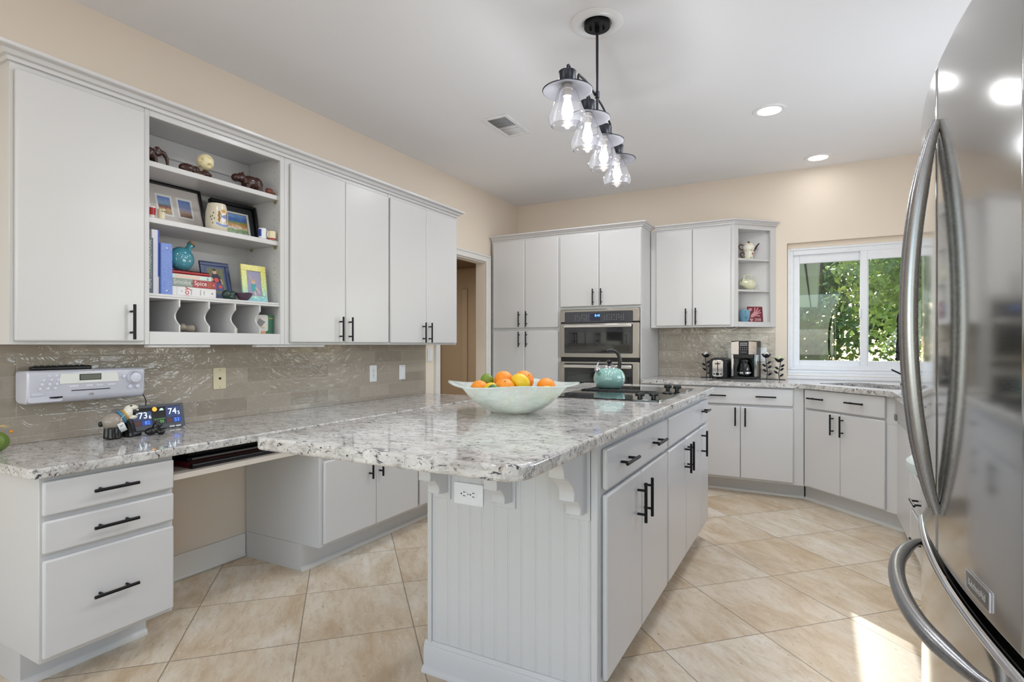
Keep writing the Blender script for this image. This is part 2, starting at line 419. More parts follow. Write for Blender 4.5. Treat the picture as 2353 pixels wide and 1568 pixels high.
def plain_window(name, pts_box, n, axis):
    x0, x1, y0, y1, z0, z1 = pts_box; f = 0.05
    b = B()
    if axis == 'y':
        b.box(x0, x0+f, y0, y1, z0, z1); b.box(x1-f, x1, y0, y1, z0, z1); b.box(x0+f, x1-f, y0, y1, z0, z0+f); b.box(x0+f, x1-f, y0, y1, z1-f, z1)
        for i in range(1, n): xm = x0+(x1-x0)*i/n; b.box(xm-f/2, xm+f/2, y0, y1, z0+f, z1-f)
    else:
        b.box(x0, x1, y0, y0+f, z0, z1); b.box(x0, x1, y1-f, y1, z0, z1); b.box(x0, x1, y0+f, y1-f, z0, z0+f); b.box(x0, x1, y0+f, y1-f, z1-f, z1)
        for i in range(1, n): ym = y0+(y1-y0)*i/n; b.box(x0, x1, ym-f/2, ym+f/2, z0+f, z1-f)
    return struct(name, b, M['vinyl'])
plain_window('added_window_2', (-2.299, 0.499, YR-0.10, YR-0.05, 0.301, 2.399), 3, 'y')  # unseen opening added to let fill in from the rear
plain_window('added_window_3', (XS+0.05, XS+0.10, -2.699, -0.301, 0.301, 2.399), 3, 'x')  # unseen opening added to bring light from the right
plain_window('added_window_4', (XR+0.05, XR+0.10, 2.821, 4.179, 1.101, 2.099), 2, 'x')  # hidden by the fridge, added for the right fill lamp
# hall beyond the doorway
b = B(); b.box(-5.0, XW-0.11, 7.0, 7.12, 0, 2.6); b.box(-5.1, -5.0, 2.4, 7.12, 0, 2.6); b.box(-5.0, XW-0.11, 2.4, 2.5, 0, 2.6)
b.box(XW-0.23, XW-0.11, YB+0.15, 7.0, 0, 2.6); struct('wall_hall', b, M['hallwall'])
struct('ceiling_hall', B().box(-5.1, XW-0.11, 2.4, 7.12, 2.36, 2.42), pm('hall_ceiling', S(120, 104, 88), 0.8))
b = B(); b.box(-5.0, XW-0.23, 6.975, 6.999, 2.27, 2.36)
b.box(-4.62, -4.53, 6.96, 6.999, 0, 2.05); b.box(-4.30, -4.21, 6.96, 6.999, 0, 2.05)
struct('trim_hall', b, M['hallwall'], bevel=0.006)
light('hall_fill', 'AREA', (-4.0, 5.2, 2.34), 17, (1.0, 0.96, 0.9), 0.3, None, (0, 0, -1))  # added lamp without a fixture, brightens the dark hall
# door casing on the kitchen side
b = B(); t = 0.018
b.box(XW, XW+t, 3.945, D0, 0, 2.115); b.box(XW, XW+t, D1, 4.872, 0, 2.115); b.box(XW, XW+t, D0, D1, DH, 2.115)
b.box(XW+t, XW+t+0.008, 3.945, 3.963, 0, 2.115); b.box(XW+t, XW+t+0.008, 4.854, 4.872, 0, 2.115); b.box(XW+t, XW+t+0.008, 3.963, 4.854, 2.097, 2.115)
b.box(XW-0.1, XW, D0, D0+0.012, 0, DH); b.box(XW-0.1, XW, D0+0.012, D1, DH-0.012, DH)
struct('door_1', b, M['trimw'], bevel=0.004)
# baseboards
b = B(); b.box(XW, XW+0.015, 1.352, 2.112, 0, 0.135); b.box(XW, XW+0.019, 1.352, 2.112, 0.005, 0.02)
struct('baseboard_left', b, M['trimw'], bevel=0.004)

# kitchen window
b = B(); f = 0.045; x0, x1, z0, z1 = WX0+0.002, WX1-0.002, 1.0, 2.072; y0, y1 = YB+0.055, YB+0.125
b.box(x0, x0+f, y0, y1, z0, z1); b.box(x1-f, x1, y0, y1, z0, z1); b.box(x0+f, x1-f, y0, y1, z0, z0+0.04); b.box(x0+f, x1-f, y0, y1, z1-0.06, z1)
b.box(x0, x0+0.02, y0-0.012, y0, z0, z1); b.box(x1-0.02, x1, y0-0.012, y0, z0, z1); b.box(x0+0.02, x1-0.02, y0-0.012, y0, z0, z0+0.016); b.box(x0+0.02, x1-0.02, y0-0.012, y0, z1-0.02, z1)
win = struct('window_1', b, M['vinyl'], bevel=0.004)
MW[win.name] = Matrix()
def sash(xa, xb, yy, nm):
    b = B(); s = 0.052; za, zb = 1.035, 2.015
    b.box(xa, xa+s, yy, yy+0.03, za, zb); b.box(xb-s, xb, yy, yy+0.03, za, zb); b.box(xa+s, xb-s, yy, yy+0.03, za, za+0.05); b.box(xa+s, xb-s, yy, yy+0.03, zb-0.075, zb)
    o = obj('window_sash', b, M['vinyl'], win, bevel=0.004)
    g = obj('window_pane', B().box(xa+s-0.005, xb-s+0.005, yy+0.012, yy+0.016, za+0.045, zb-0.07), M['pane'], win)
sash(-0.178, 0.392, YB+0.088, 'far'); sash(0.330, 0.900, YB+0.057, 'near')
b = B(); b.box(0.322, 0.338, YB+0.040, YB+0.056, 1.45, 1.53); obj('window_latch', b, M['vinyl'], win, bevel=0.004)
# sill and its small steps
b = B(); b.box(WX0+0.002, WX1-0.002, YB-0.002, YB+0.053, 0.9215, 0.949); b.box(WX0+0.002, WX1-0.002, YB+0.02, YB+0.053, 0.95, 0.975); b.box(WX0+0.002, WX1-0.002, YB+0.035, YB+0.12, 0.975, 0.999)
struct('trim_window', b, M['vinyl'], bevel=0.004)
b = B().box(WX0+0.002, WX1-0.002, YB+0.05, YB+0.125, 2.0725, 2.114); struct('trim_header', b, M['wall'])

# backsplashes
tag(obj('tile_backsplash', B().box(XW, XW+0.010, 0.90, 3.815, 0.8105, 1.2205), M['splash_l']), 'grey brown glossy subway tile behind the long desk counter', 'backsplash', kind='structure')
tag(obj('tile_backsplash', B().box(-1.345, -0.315, YB-0.010, YB, 0.9215, 1.3765), M['splash_b']), 'grey brown glossy tile behind the toaster and coffee maker', 'backsplash', kind='structure')

# ------------------------------------------------------------------ cabinets
def bar_pull(parent, p, axis, L, mat=None, stand=0.032, r=0.0060, local=True):
    """bar handle; p is the centre on the door face, the door faces local -y"""
    x, y, z = p; b = B(); h = L/2; q = L*0.30
    if axis == 'v':
        b.cyl((x, y-stand, z-h), (x, y-stand, z+h), r, 14)
        for s in (-q, q): b.cyl((x, y-0.0002, z+s), (x, y-stand, z+s), r*0.8, 10)
    else:
        b.cyl((x-h, y-stand, z), (x+h, y-stand, z), r, 14)
        for s in (-q, q): b.cyl((x+s, y-0.0002, z), (x+s, y-stand, z), r*0.8, 10)
    return obj('handle', b, mat or M['black'], parent, world=False, bevel=0.001, seg=1)
FT = 0.019
def front(parent, kind, x0, x1, z0, z1, pulls=(), mat=None):
    b = B(); b.box(x0, x1, -0.0012-FT, -0.0012, z0, z1)
    o = obj(kind, b, mat or M['white'], parent, world=False, bevel=0.0075, seg=3)
    for (px, pz, ax, L) in pulls: bar_pull(o, (px, -0.0012-FT, pz), ax, L)
    return o
def cabinet(name, label, cat, org, rotz, Wd, D, z0, z1, fronts, toe=None, group=None, shoe=True, extra=None, yback=None):
    """local x along the front, y into the body, z up; fronts at y<0"""
    t = thing(name, label, cat, (org[0], org[1], 0), rotz, group)
    b = B(); b.box(0, Wd, 0, D, z0, z1)
    obj('body', b, M['white'], t, world=False, bevel=0.0015, seg=1)
    if toe:
        b = B(); b.box(toe[1], Wd-toe[2], toe[0], D, 0, z0-0.0005)
        tk = obj('toe_kick', b, M['white'], t, world=False)
        if shoe:
            b = B(); prof = [(toe[0], 0.0), (toe[0], 0.022)]+[(toe[0]-0.016*math.sin(a), 0.022*math.cos(a)) for a in (0.4, 0.8, 1.2, PI/2)]
            b.prism(prof, 'x', toe[1], Wd-toe[2]); obj('shoe_molding', b, M['trimw'], tk, world=False)
    for fr in fronts: front(t, *fr)
    return t
V = 0.15
# left wall cabinets: local x = world y
XU = -2.599; ZUB, ZUT = 1.2212, 2.2764; UD = XU-XW-0.002
def wall_unit(y0, y1, label, fronts, x_front=XU):
    return cabinet('wall_cabinet', label, 'cabinet', (x_front, y0), PI/2, y1-y0, UD, ZUB, ZUT, fronts, group=None)
wall_unit(0.929, 1.3995, 'white wall cabinet with one big door, left of the open shelves', [('door', 0.012, 0.464, 1.2335, 2.240, [(0.404, 1.318, 'v', V)])])
wall_unit(2.1405, 2.9945, 'white two door wall cabinet just right of the open shelves', [('door', 0.030, 0.4425, 1.2335, 2.240, [(0.392, 1.318, 'v', V)]), ('door', 0.4455, 0.846, 1.2335, 2.240, [(0.470, 1.318, 'v', V)])])
wall_unit(2.9955, 3.835, 'white two door wall cabinet at the end beside the doorway', [('door', 0.010, 0.4135, 1.2335, 2.240, [(0.366, 1.312, 'v', V)]), ('door', 0.4165, 0.822, 1.2335, 2.240, [(0.441, 1.312, 'v', V)])])
# open shelf unit
t = thing('open_shelf_cabinet', 'open white wall cabinet with shelves of books and ornaments over mail cubbies', 'shelf cabinet', (XU, 1.400, ZUB))
y0, y1 = 1.400, 2.140; b = B(); xb = XW+0.002
b.box(xb, XU-0.019, y0, y0+0.016, ZUB, ZUT); b.box(xb, XU-0.019, y1-0.016, y1, ZUB, ZUT)
b.box(xb, xb+0.008, y0+0.016, y1-0.016, ZUB, ZUT); b.box(xb+0.008, XU-0.019, y0+0.016, y1-0.016, 2.256, ZUT); b.box(xb+0.008, XU-0.019, y0+0.016, y1-0.016, ZUB, 1.280)
obj('body', b, M['white'], t)
b = B(); b.box(XU-0.0188, XU, y0, 1.4215, ZUB, ZUT); b.box(XU-0.0188, XU, 2.1125, y1, ZUB, ZUT); b.box(XU-0.0188, XU, 1.4215, 2.1125, 2.237, ZUT); b.box(XU-0.0188, XU, 1.4215, 2.1125, ZUB, 1.2803)
obj('face_frame', b, M['white'], t, bevel=0.0015, seg=1)
obj('back_rail', B().box(xb+0.008, xb+0.026, y0+0.016, y1-0.016, 2.165, 2.2555), M['white'], t, bevel=0.001, seg=1)
SH = {'a': (2.0215, 2.0465), 'b': (1.770, 1.795), 'c': (1.430, 1.452)}
for kz in ('a', 'b'):
    obj('shelf', B().box(xb+0.009, XU-0.020, y0+0.0165, y1-0.0165, *SH[kz]), M['white'], t, bevel=0.002)
b = B(); b.box(xb+0.009, XU-0.004, y0+0.0225, y1-0.0285, 1.430, 1.440); b.box(xb+0.009, XU-0.007, y0+0.0225, y1-0.0285, 1.4405, 1.452); obj('shelf', b, M['white'], t, bevel=0.002)
for yc in (1.556, 1.701, 1.841, 1.986):
    prof = [(xb+0.009, 1.2805), (-2.600, 1.2805), (-2.600, 1.312)]
    for i in range(13):
        a = PI*i/12; prof.append((-2.600-0.036*math.sin(a), 1.312+0.085*i/12))
    prof += [(-2.600, 1.400), (-2.600, 1.4295), (xb+0.009, 1.4295)]
    obj('cubby_divider', B().prism(prof, 'y', yc-0.004, yc+0.004), M['white'], t, bevel=0.001, seg=1)
b = B()                                              # rows of shelf pin holes in the right side panel
for x in (-2.66, -2.84):
    for i in range(19):
        z = 1.50+0.038*i
        if any(s0-0.008 < z < s1+0.008 for s0, s1 in SH.values()): continue
        obj('pin_hole', B().cyl((x, y1-0.0165, z), (x, y1-0.01615, z), 0.0028, 8), memo(120, 118, 112, 0.8), t)
b = B()
for zz in (2.0205, 1.769):
    for x in (-2.65, -2.85): obj('shelf_pin', B().box(x-0.006, x+0.006, y1-0.026, y1-0.0168, zz-0.014, zz), memo(150, 140, 90, 0.4), t)
# crown along the left wall cabinets
def crown(path, zb, out, hgt, name, label):
    """mitred crown: path is the cabinet top outline seen from above, outwards to its right"""
    prof = [(0.0, 0.0), (0.010, 0.0), (0.012, hgt*0.28), (out*0.45, hgt*0.34), (out*0.62, hgt*0.62), (out*0.95, hgt*0.72), (out, hgt*0.78), (out, hgt), (0.0, hgt)]
    P = [Vector((p[0], p[1])) for p in path]; n = len(P); rows = []
    for i in range(n):
        ns = []
        if i: d = (P[i]-P[i-1]).normalized(); ns.append(Vector((d.y, -d.x)))
        if i < n-1: d = (P[i+1]-P[i]).normalized(); ns.append(Vector((d.y, -d.x)))
        m = sum(ns, Vector((0, 0))).normalized(); k = 1/max(0.3, m.dot(ns[0]))
        rows.append([(P[i].x+m.x*k*o, P[i].y+m.y*k*o, zb+z) for o, z in prof])
    b = B(); np_ = len(prof); vs = [v for r_ in rows for v in r_]; fs = []
    for i in range(n-1):
        for j in range(np_): fs.append((i*np_+j, i*np_+(j+1) % np_, (i+1)*np_+(j+1) % np_, (i+1)*np_+j))
    fs += [tuple(range(np_)), tuple(range((n-1)*np_, n*np_))[::-1]]
    b.add(vs, fs); o = obj(name, b, M['white'], sharp=25); tag(o, label, 'molding'); return o
crown([(XW+0.003, 0.9295), (XU+0.0005, 0.9295), (XU+0.0005, 3.8345), (XW+0.003, 3.8345)][::1], ZUT-0.012, 0.052, 0.052, 'crown_molding', 'long white crown molding on the left wall cabinets')
# strip lights under the left wall cabinets
for i, (ya, yb_, lab) in enumerate(((1.43, 1.72, 'thin white strip light under the open shelf cabinet'), (1.98, 2.45, 'thin white strip light under the cabinet right of the open shelves'))):
    b = B().box(-2.66, -2.62, ya, yb_, 1.2085, 1.2205); tag(obj('strip_light', b, M['plastic'], bevel=0.003), lab, 'light')

# desk run, left wall
XB = -2.302; ZD = 0.8093
cabinet('drawer_cabinet', 'white desk drawer cabinet with three drawers at the left edge', 'cabinet', (XB, 0.902), PI/2, 0.446, XB-XW-0.012, 0.140, ZD-0.036,
        [('drawer', 0.005, 0.442, 0.640, 0.757, [(0.218, 0.7, 'h', V)]), ('drawer', 0.005, 0.442, 0.511, 0.622, [(0.218, 0.567, 'h', V)]), ('drawer', 0.005, 0.442, 0.156, 0.489, [(0.218, 0.321, 'h', V)])], toe=(0.19, 0.02, 0.0))
o = obj('desk_shelf', B().box(XW+0.012, XB+0.004, 1.3495, 2.1135, 0.666, 0.690), pm('worn_shelf_paint', S(214, 205, 194), 0.45), bevel=0.002); tag(o, 'shallow white shelf under the desk counter over the knee space', 'shelf')
# base cabinets right of the knee space
cabinet('base_cabinet', 'white base cabinet right of the desk knee space', 'cabinet', (XB, 2.115), PI/2, 0.826, XB-XW-0.012, 0.145, ZD-0.036,
        [('drawer', 0.020, 0.814, 0.622, 0.757, [(0.25, 0.69, 'h', V), (0.6, 0.69, 'h', V)]), ('door', 0.020, 0.4175, 0.162, 0.602, [(0.355, 0.52, 'v', V)]), ('door', 0.4205, 0.814, 0.162, 0.602, [(0.440, 0.52, 'v', V)])], toe=(0.135, 0.0, 0.0))
cabinet('base_cabinet', 'white base cabinet at the doorway end, mostly behind the island', 'cabinet', (XB, 2.942), PI/2, 0.868, XB-XW-0.012, 0.145, ZD-0.036,
        [('drawer', 0.010, 0.856, 0.622, 0.757, [(0.43, 0.69, 'h', V)]), ('door', 0.010, 0.4315, 0.162, 0.602, [(0.39, 0.52, 'v', V)]), ('door', 0.4345, 0.856, 0.162, 0.602, [(0.47, 0.52, 'v', V)])], toe=(0.135, 0.0, 0.0))
def slab(name, poly, z0, z1, label, hole=None, bev=0.006):
    b = B()
    if hole is None: b.prism(poly, 'z', z0, z1)
    else:
        bm = b.bm
        def loop(pts): 
            v = [bm.verts.new((p[0], p[1], z0)) for p in pts]
            return [bm.edges.new((v[i], v[(i+1) % len(v)])) for i in range(len(v))]
        e = loop(poly)+loop(hole)
        g = bmesh.ops.triangle_fill(bm, use_beauty=True, edges=e)
        fs = [f for f in g['geom'] if isinstance(f, bmesh.types.BMFace)]
        r = bmesh.ops.extrude_face_region(bm, geom=fs)
        bmesh.ops.translate(bm, vec=(0, 0, z1-z0), verts=[v for v in r['geom'] if isinstance(v, bmesh.types.BMVert)])
    o = obj(name, b, M['granite'], bevel=bev, seg=3); tag(o, label, 'countertop'); return o
def round_poly(pts, rad, n=6):
    out = []; m = len(pts)
    for i in range(m):
        p = Vector(pts[i]); a = Vector(pts[i-1])-p; c = Vector(pts[(i+1) % m])-p; r = rad[i] if isinstance(rad, (list, tuple)) else rad
        if r <= 0: out.append(tuple(p)); continue
        a.normalize(); c.normalize(); s0 = p+a*r; s1 = p+c*r
        for k in range(n+1):
            t_ = k/n; out.append(tuple((1-t_)**2*s0+2*t_*(1-t_)*p+t_*t_*s1))
    return out
slab('granite_countertop', round_poly([(XW+0.0115, 0.863), (-2.259, 0.863), (-2.259, 3.86), (XW+0.0115, 3.86)], [0, 0.035, 0.02, 0]), ZD-0.035, ZD, 'speckled grey granite counter along the left wall over the desk')

# pantry and oven tower on the back wall
YT = 4.898; TD = YB-YT-0.002
cabinet('pantry_cabinet', 'tall white pantry cabinet with four doors beside the doorway', 'cabinet', (-2.882, YT), 0, 0.744, TD, 0.10, 2.2696,
        [('door', 0.022, 0.3775, 1.386, 2.2475, [(0.325, 1.471, 'v', V)]), ('door', 0.3805, 0.735, 1.386, 2.2475, [(0.406, 1.473, 'v', V)]),
         ('door', 0.022, 0.3775, 0.12, 1.357, [(0.325, 1.275, 'v', V)]), ('door', 0.3805, 0.735, 0.12, 1.357, [(0.406, 1.275, 'v', V)])], toe=(0.07, 0, 0))
t = thing('oven_cabinet', 'tall white cabinet housing the steel wall oven, two doors on top', 'cabinet', (-2.1375, YT, 0))
b = B(); b.box(0, 0.7885, 0, TD, 1.5505, 2.2696); b.box(0, 0.014, 0, TD, 0.0, 1.5505); b.box(0.7745, 0.7885, 0, TD, 0.0, 1.5505); b.box(0.014, 0.7745, 0, TD, 0.10, 0.44); b.box(0.014, 0.7745, TD-0.02, TD, 0.44, 1.5505)
obj('body', b, M['white'], t, world=False)
front(t, 'door', 0.010, 0.3935, 1.575, 2.2475, [(0.346, 1.659, 'v', V)]); front(t, 'door', 0.3965, 0.784, 1.575, 2.2475, [(0.424, 1.659, 'v', V)])
front(t, 'drawer', 0.010, 0.784, 0.125, 0.42, [(0.39, 0.3, 'h', V)])
crown([(-2.8815, YT-0.0005), (-1.3485, YT-0.0005), (-1.3485, YB-0.31)], 2.2705, 0.045, 0.040, 'crown_molding', 'white crown molding on the tall pantry and oven cabinets')
# wall oven
t = thing('wall_oven', 'stainless steel double wall oven with dark glass doors', 'oven', (-2.122, YT, 0.445))
ox0, ox1 = -2.1225, -1.3645
obj('body', B().box(ox0+0.004, ox1-0.004, YT-0.004, YT+0.52, 0.446, 1.549), M['bplastic'], t)
yo = YT-0.0045
def oven_front(name, z0, z1, mat, gx, gz, yy=0.03):
    b = B(); b.box(ox0, ox1, yo-yy, yo, z0, z1); return obj(name, b, mat, t, bevel=0.003)
cp = oven_front('control_panel', 1.432, 1.546, M['steelo'], 0, 0, 0.026)
gz = B().prism(rrect(ox0+0.05, ox1-0.055, 1.425, 1.527, 0.012), 'y', yo-0.0275, yo-0.0262)
gp = obj('glass_panel', gz, pm('panel_glass', S(62, 62, 68), 0.15), cp)
obj('display', B().box(-1.822, -1.722, yo-0.0285, yo-0.0277, 1.442, 1.508), pm('display_glass', S(30, 30, 62), 0.15), gp)
RY = Matrix.Rotation(PI/2, 4, 'X')
b = B(); b.text('8:45', 0.030, Matrix.Translation((-1.750, yo-0.0290, 1.488)) @ RY)
obj('clock_digits', b, pm('blue_digits', S(90, 170, 255), 0.5, emit=S(80, 160, 255), es=2.5), gp)
b = B()
for i in range(7):
    for j in range(4):
        if (i*3+j) % 5 == 4: continue
        b.box(-1.97+i*0.022, -1.97+i*0.022+0.008, yo-0.0283, yo-0.0278, 1.448+j*0.015, 1.4505+j*0.015)
for i in range(9):
    for j in range(4):
        if (i+j*2) % 7 == 6: continue
        b.box(-1.685+i*0.022, -1.685+i*0.022+0.007, yo-0.0283, yo-0.0278, 1.448+j*0.015, 1.4512+j*0.015)
obj('button_marks', b, memo(170, 172, 178), gp)
def oven_door(z0, z1, hz0, hz1, gz0, gz1, wz0, wz1):
    d = oven_front('oven_door', z0, z1, M['steelo'], 0, 0, 0.034)
    g = obj('door_glass', B().prism(rrect(ox0+0.05, ox1-0.055, gz0, gz1, 0.010), 'y', yo-0.0357, yo-0.0342), pm('oven_glass', S(46, 46, 50), 0.06), d)
    obj('window', B().box(ox0+0.085, ox1-0.09, yo-0.0364, yo-0.0358, wz0, wz1), M['glossblack'], d)
    b = B(); b.box(ox0+0.052, ox1-0.057, yo-0.075, yo-0.058, hz0, hz1)
    for xx in (ox0+0.07, ox1-0.09): b.box(xx, xx+0.02, yo-0.060, yo-0.0343, hz0+0.006, hz1-0.006)
    obj('handle', b, pm('bright_steel', S(206, 204, 202), 0.22, 1.0), d, bevel=0.006)
oven_door(1.105, 1.418, 1.378, 1.408, 1.143, 1.405, 1.160, 1.335)
oven_door(0.470, 1.066, 1.008, 1.040, 0.53, 1.052, 0.60, 0.965)

# back wall upper cabinet and the angled open end
ZB2 = 1.3777
cabinet('wall_cabinet', 'white two door wall cabinet over the toaster', 'cabinet', (-1.3445, 5.190), 0, 0.7235, YB-5.190-0.002, ZB2, 2.2696,
        [('door', 0.052, 0.3735, 1.392, 2.255, [(0.322, 1.471, 'v', V)]), ('door', 0.3765, 0.697, 1.392, 2.255, [(0.407, 1.474, 'v', V)])])
t = thing('corner_shelf_cabinet', 'angled open white corner shelf cabinet beside the window', 'shelf cabinet', (-0.620, 5.190, 0), PI/4)
# local: x along the diagonal face, y into the corner
q = 0.4398; ZT2 = 2.2696
tri = [(0.0005, 0.0195), (q-0.0005, 0.0195), (q/2, q/2-0.002)]
def tri_in(k): return [(0.03, 0.020), (q-0.03, 0.020), (q/2, q/2-0.025)]
b = B(); b.prism([(0.0005, 0.019), (0.0225, 0.019), (q/2, q/2-0.025), (q/2, q/2-0.001)], 'z', ZB2, ZT2); b.prism([(q-0.0005, 0.019), (q-0.0225, 0.019), (q/2+0.0005, q/2-0.025), (q/2+0.0005, q/2-0.001)], 'z', ZB2, ZT2)
b.prism(tri_in(0), 'z', ZB2, 1.4225); b.prism(tri_in(0), 'z', 2.235, ZT2); obj('body', b, M['white'], t, world=False)
b = B(); b.box(0.0, 0.042, 0, 0.0188, ZB2, ZT2); b.box(q-0.062, q, 0, 0.0188, ZB2, ZT2); b.box(0.042, q-0.062, 0, 0.0188, ZB2, 1.4228); b.box(0.042, q-0.062, 0, 0.0188, 2.232, ZT2); obj('face_frame', b, M['white'], t, world=False, bevel=0.0015, seg=1)
for z0, z1 in ((1.689, 1.706), (1.962, 1.981)): obj('shelf', B().prism([(0.032, 0.021), (q-0.032, 0.021), (q/2, q/2-0.03)], 'z', z0, z1), M['white'], t, world=False, bevel=0.001, seg=1)
crown([(-1.300, 5.1895), (-0.620, 5.1895), (-0.3095, YB-0.003)], 2.2705, 0.042, 0.040, 'crown_molding', 'white crown molding on the wall cabinet by the window')
b = B().tube([(-0.72, 5.33, 1.3765), (-0.70, 5.34, 1.362), (-0.66, 5.35, 1.358), (-0.63, 5.34, 1.366), (-0.615, 5.33, 1.3765)], 0.003, 8); tag(obj('loose_wire', b, M['plastic']), 'short white wire looped under the cabinet above the coffee maker', 'wire')

# back counter base cabinets
YF = 4.895; ZK = 0.92; A = (-0.078, 4.895)
cabinet('base_cabinet', 'white base cabinet under the toaster with one wide drawer', 'cabinet', (-1.3465, YF), 0, 1.2655, YB-YF-0.012, 0.125, ZK-0.036,
        [('drawer', 0.385, 1.194, 0.738, 0.872, [(0.63, 0.807, 'h', V), (1.0, 0.808, 'h', V)]), ('door', 0.385, 0.8075, 0.142, 0.720, [(0.774, 0.64, 'v', V)]), ('door', 0.8105, 1.194, 0.142, 0.720, [(0.849, 0.638, 'v', V)]),
         ('door', 0.02, 0.370, 0.142, 0.872, [(0.33, 0.7, 'v', V)])], toe=(0.135, 0.0, 0.0))
Ld = (0.475+0.078)*math.sqrt(2)
cabinet('sink_cabinet', 'white angled sink base cabinet below the window', 'cabinet', A, -PI/4, Ld, 0.42, 0.125, 0.700,
        [('drawer', 0.022, Ld-0.092, 0.735, 0.880, [(0.150, 0.815, 'h', V), (0.482, 0.815, 'h', V)]), ('door', 0.022, 0.3425, 0.136, 0.722, [(0.290, 0.642, 'v', V)]), ('door', 0.3455, Ld-0.092, 0.136, 0.722, [(0.372, 0.638, 'v', V)])], toe=(0.09, -0.080, 0.03))
sk = [o for o in C.objects if o.get('label', '').startswith('white angled sink')][0]
obj('face_frame', B().box(0, Ld, 0, 0.02, 0.7005, ZK-0.036), M['white'], sk, world=False, bevel=0.001, seg=1)
XD = 0.4755
t = thing('dishwasher', 'white dishwasher with grey control strip beside the sink cabinet', 'dishwasher', (XD, 4.32, 0), -PI/2)
b = B(); b.box(0, 0.598, 0, 0.58, 0.10, 0.883); obj('body', b, M['white'], t, world=False)
front(t, 'door', 0.012, 0.590, 0.125, 0.735)
o = obj('control_strip', B().box(0.012, 0.590, -0.030, -0.001, 0.741, 0.878), pm('grey_strip', S(176, 174, 172), 0.35), t, world=False, bevel=0.005)
obj('latch', B().box(0.05, 0.11, -0.040, -0.0302, 0.745, 0.785), memo(120, 120, 122), o, world=False, bevel=0.003)
obj('toe_kick', B().box(0, 0.598, 0.07, 0.5, 0, 0.0995), M['trimw'], t, world=False)
cabinet('drawer_cabinet', 'white drawer cabinet on the right, partly behind the fridge', 'cabinet', (XD, 3.72), -PI/2, 1.16, 0.60, 0.11, ZK-0.036,
        [('drawer', 0.012, 0.60, z0, z1, [(0.30, zh, 'h', V)]) for z0, z1, zh in ((0.748, 0.882, 0.80), (0.553, 0.730, 0.645), (0.345, 0.533, 0.43), (0.128, 0.330, 0.23))] +
        [('door', 0.615, 1.15, 0.128, 0.882, [(0.65, 0.7, 'v', V)])], toe=(0.075, 0, 0))
# counter with an undermount sink cut out along the diagonal
cc = [(-1.3455, YB-0.0115), (-1.3455, 4.858), (-0.094, 4.858), (0.432, 4.332), (0.432, 2.552), (XR-0.001, 2.552), (XR-0.001, YB-0.0115)]
ctr = Vector((0.348, 4.858)); dx = Vector((1, -1))/math.sqrt(2); dy = Vector((1, 1))/math.sqrt(2)
def DG(a, b_): p = ctr+dx*a+dy*b_; return (p.x, p.y)
hole = [DG(*p) for p in rrect(-0.33, 0.33, -0.16, 0.24, 0.06)]
slab('granite_countertop', round_poly(cc, [0, 0.01, 0.03, 0.03, 0.01, 0, 0]), ZK-0.035, ZK, 'speckled granite corner counter holding the sink below the window', hole)
t = thing('sink', 'undermount steel sink in the corner counter below the window', 'sink', (ctr.x, ctr.y, 0), -PI/4)
b = B(); o_ = rrect(-0.345, 0.345, -0.175, 0.255, 0.07); i_ = rrect(-0.335, 0.335, -0.165, 0.245, 0.06); n = len(o_)
vs = [(x, y, 0.8835) for x, y in o_]+[(x, y, 0.8835) for x, y in i_]+[(x*0.95, y*0.93+0.003, 0.725) for x, y in i_]+[(x, y, 0.715) for x, y in o_]
fs = [(i, (i+1) % n, n+(i+1) % n, n+i) for i in range(n)]+[(n+i, n+(i+1) % n, 2*n+(i+1) % n, 2*n+i) for i in range(n)]+[tuple(range(2*n, 3*n)), tuple(range(3*n, 4*n))]+[(3*n+i, 3*n+(i+1) % n, (i+1) % n, i) for i in range(n)]
b.add(vs, fs); obj('basin', b, M['steelo'], t, world=False)
obj('drain', B().lathe([(0, 0.7255), (0.045, 0.7255), (0.04, 0.728), (0, 0.727)], (0, 0.04, 0), 24), M['chrome'], t, world=False)
# faucet
fx, fy = 0.592, 5.145
t = thing('faucet', 'tall black spring kitchen faucet between window and fridge', 'faucet', (fx, fy, ZK))
obj('base', B().lathe([(0, 0), (0.028, 0), (0.028, 0.006), (0.021, 0.012), (0.021, 0.10), (0.015, 0.11), (0.015, 0.13), (0, 0.13)], (fx, fy, ZK+0.0002), 24), M['black'], t)
b = B(); hv = Vector((-0.052, -0.108, 0)); hx = fx+hv.x; hy = fy+hv.y; hu = hv.normalized(); hr = hv.length/2
pth = [(fx, fy, ZK+0.12), (fx, fy, 1.40)]+[tuple(Vector((fx, fy, 1.40))+hu*hr*(1-math.cos(PI*i/12))+Vector((0, 0, hr*math.sin(PI*i/12)))) for i in range(1, 13)]+[(hx, hy, 1.25)]
b.tube(pth, 0.008, 10)
sp = []
for i in range(420):
    u_ = i/419*(len(pth)-1); k_ = min(int(u_), len(pth)-2); pp = Vector(pth[k_]).lerp(Vector(pth[k_+1]), u_-k_)
    dd = (Vector(pth[k_+1])-Vector(pth[k_])).normalized(); sd = Vector((hu.y, -hu.x, 0)); nn = dd.cross(sd); a_ = i*0.9
    sp.append(pp+0.0115*(math.cos(a_)*sd+math.sin(a_)*nn))
obj('spring_hose', b, M['black'], t); obj('spring_coil', B().tube(sp, 0.0022, 5), M['black'], t)
obj('spray_head', B().lathe([(0, -0.145), (0.022, -0.145), (0.022, -0.13), (0.014, -0.12), (0.015, -0.02), (0.010, 0.0), (0, 0)], (hx, hy, 1.25), 20), M['black'], t)
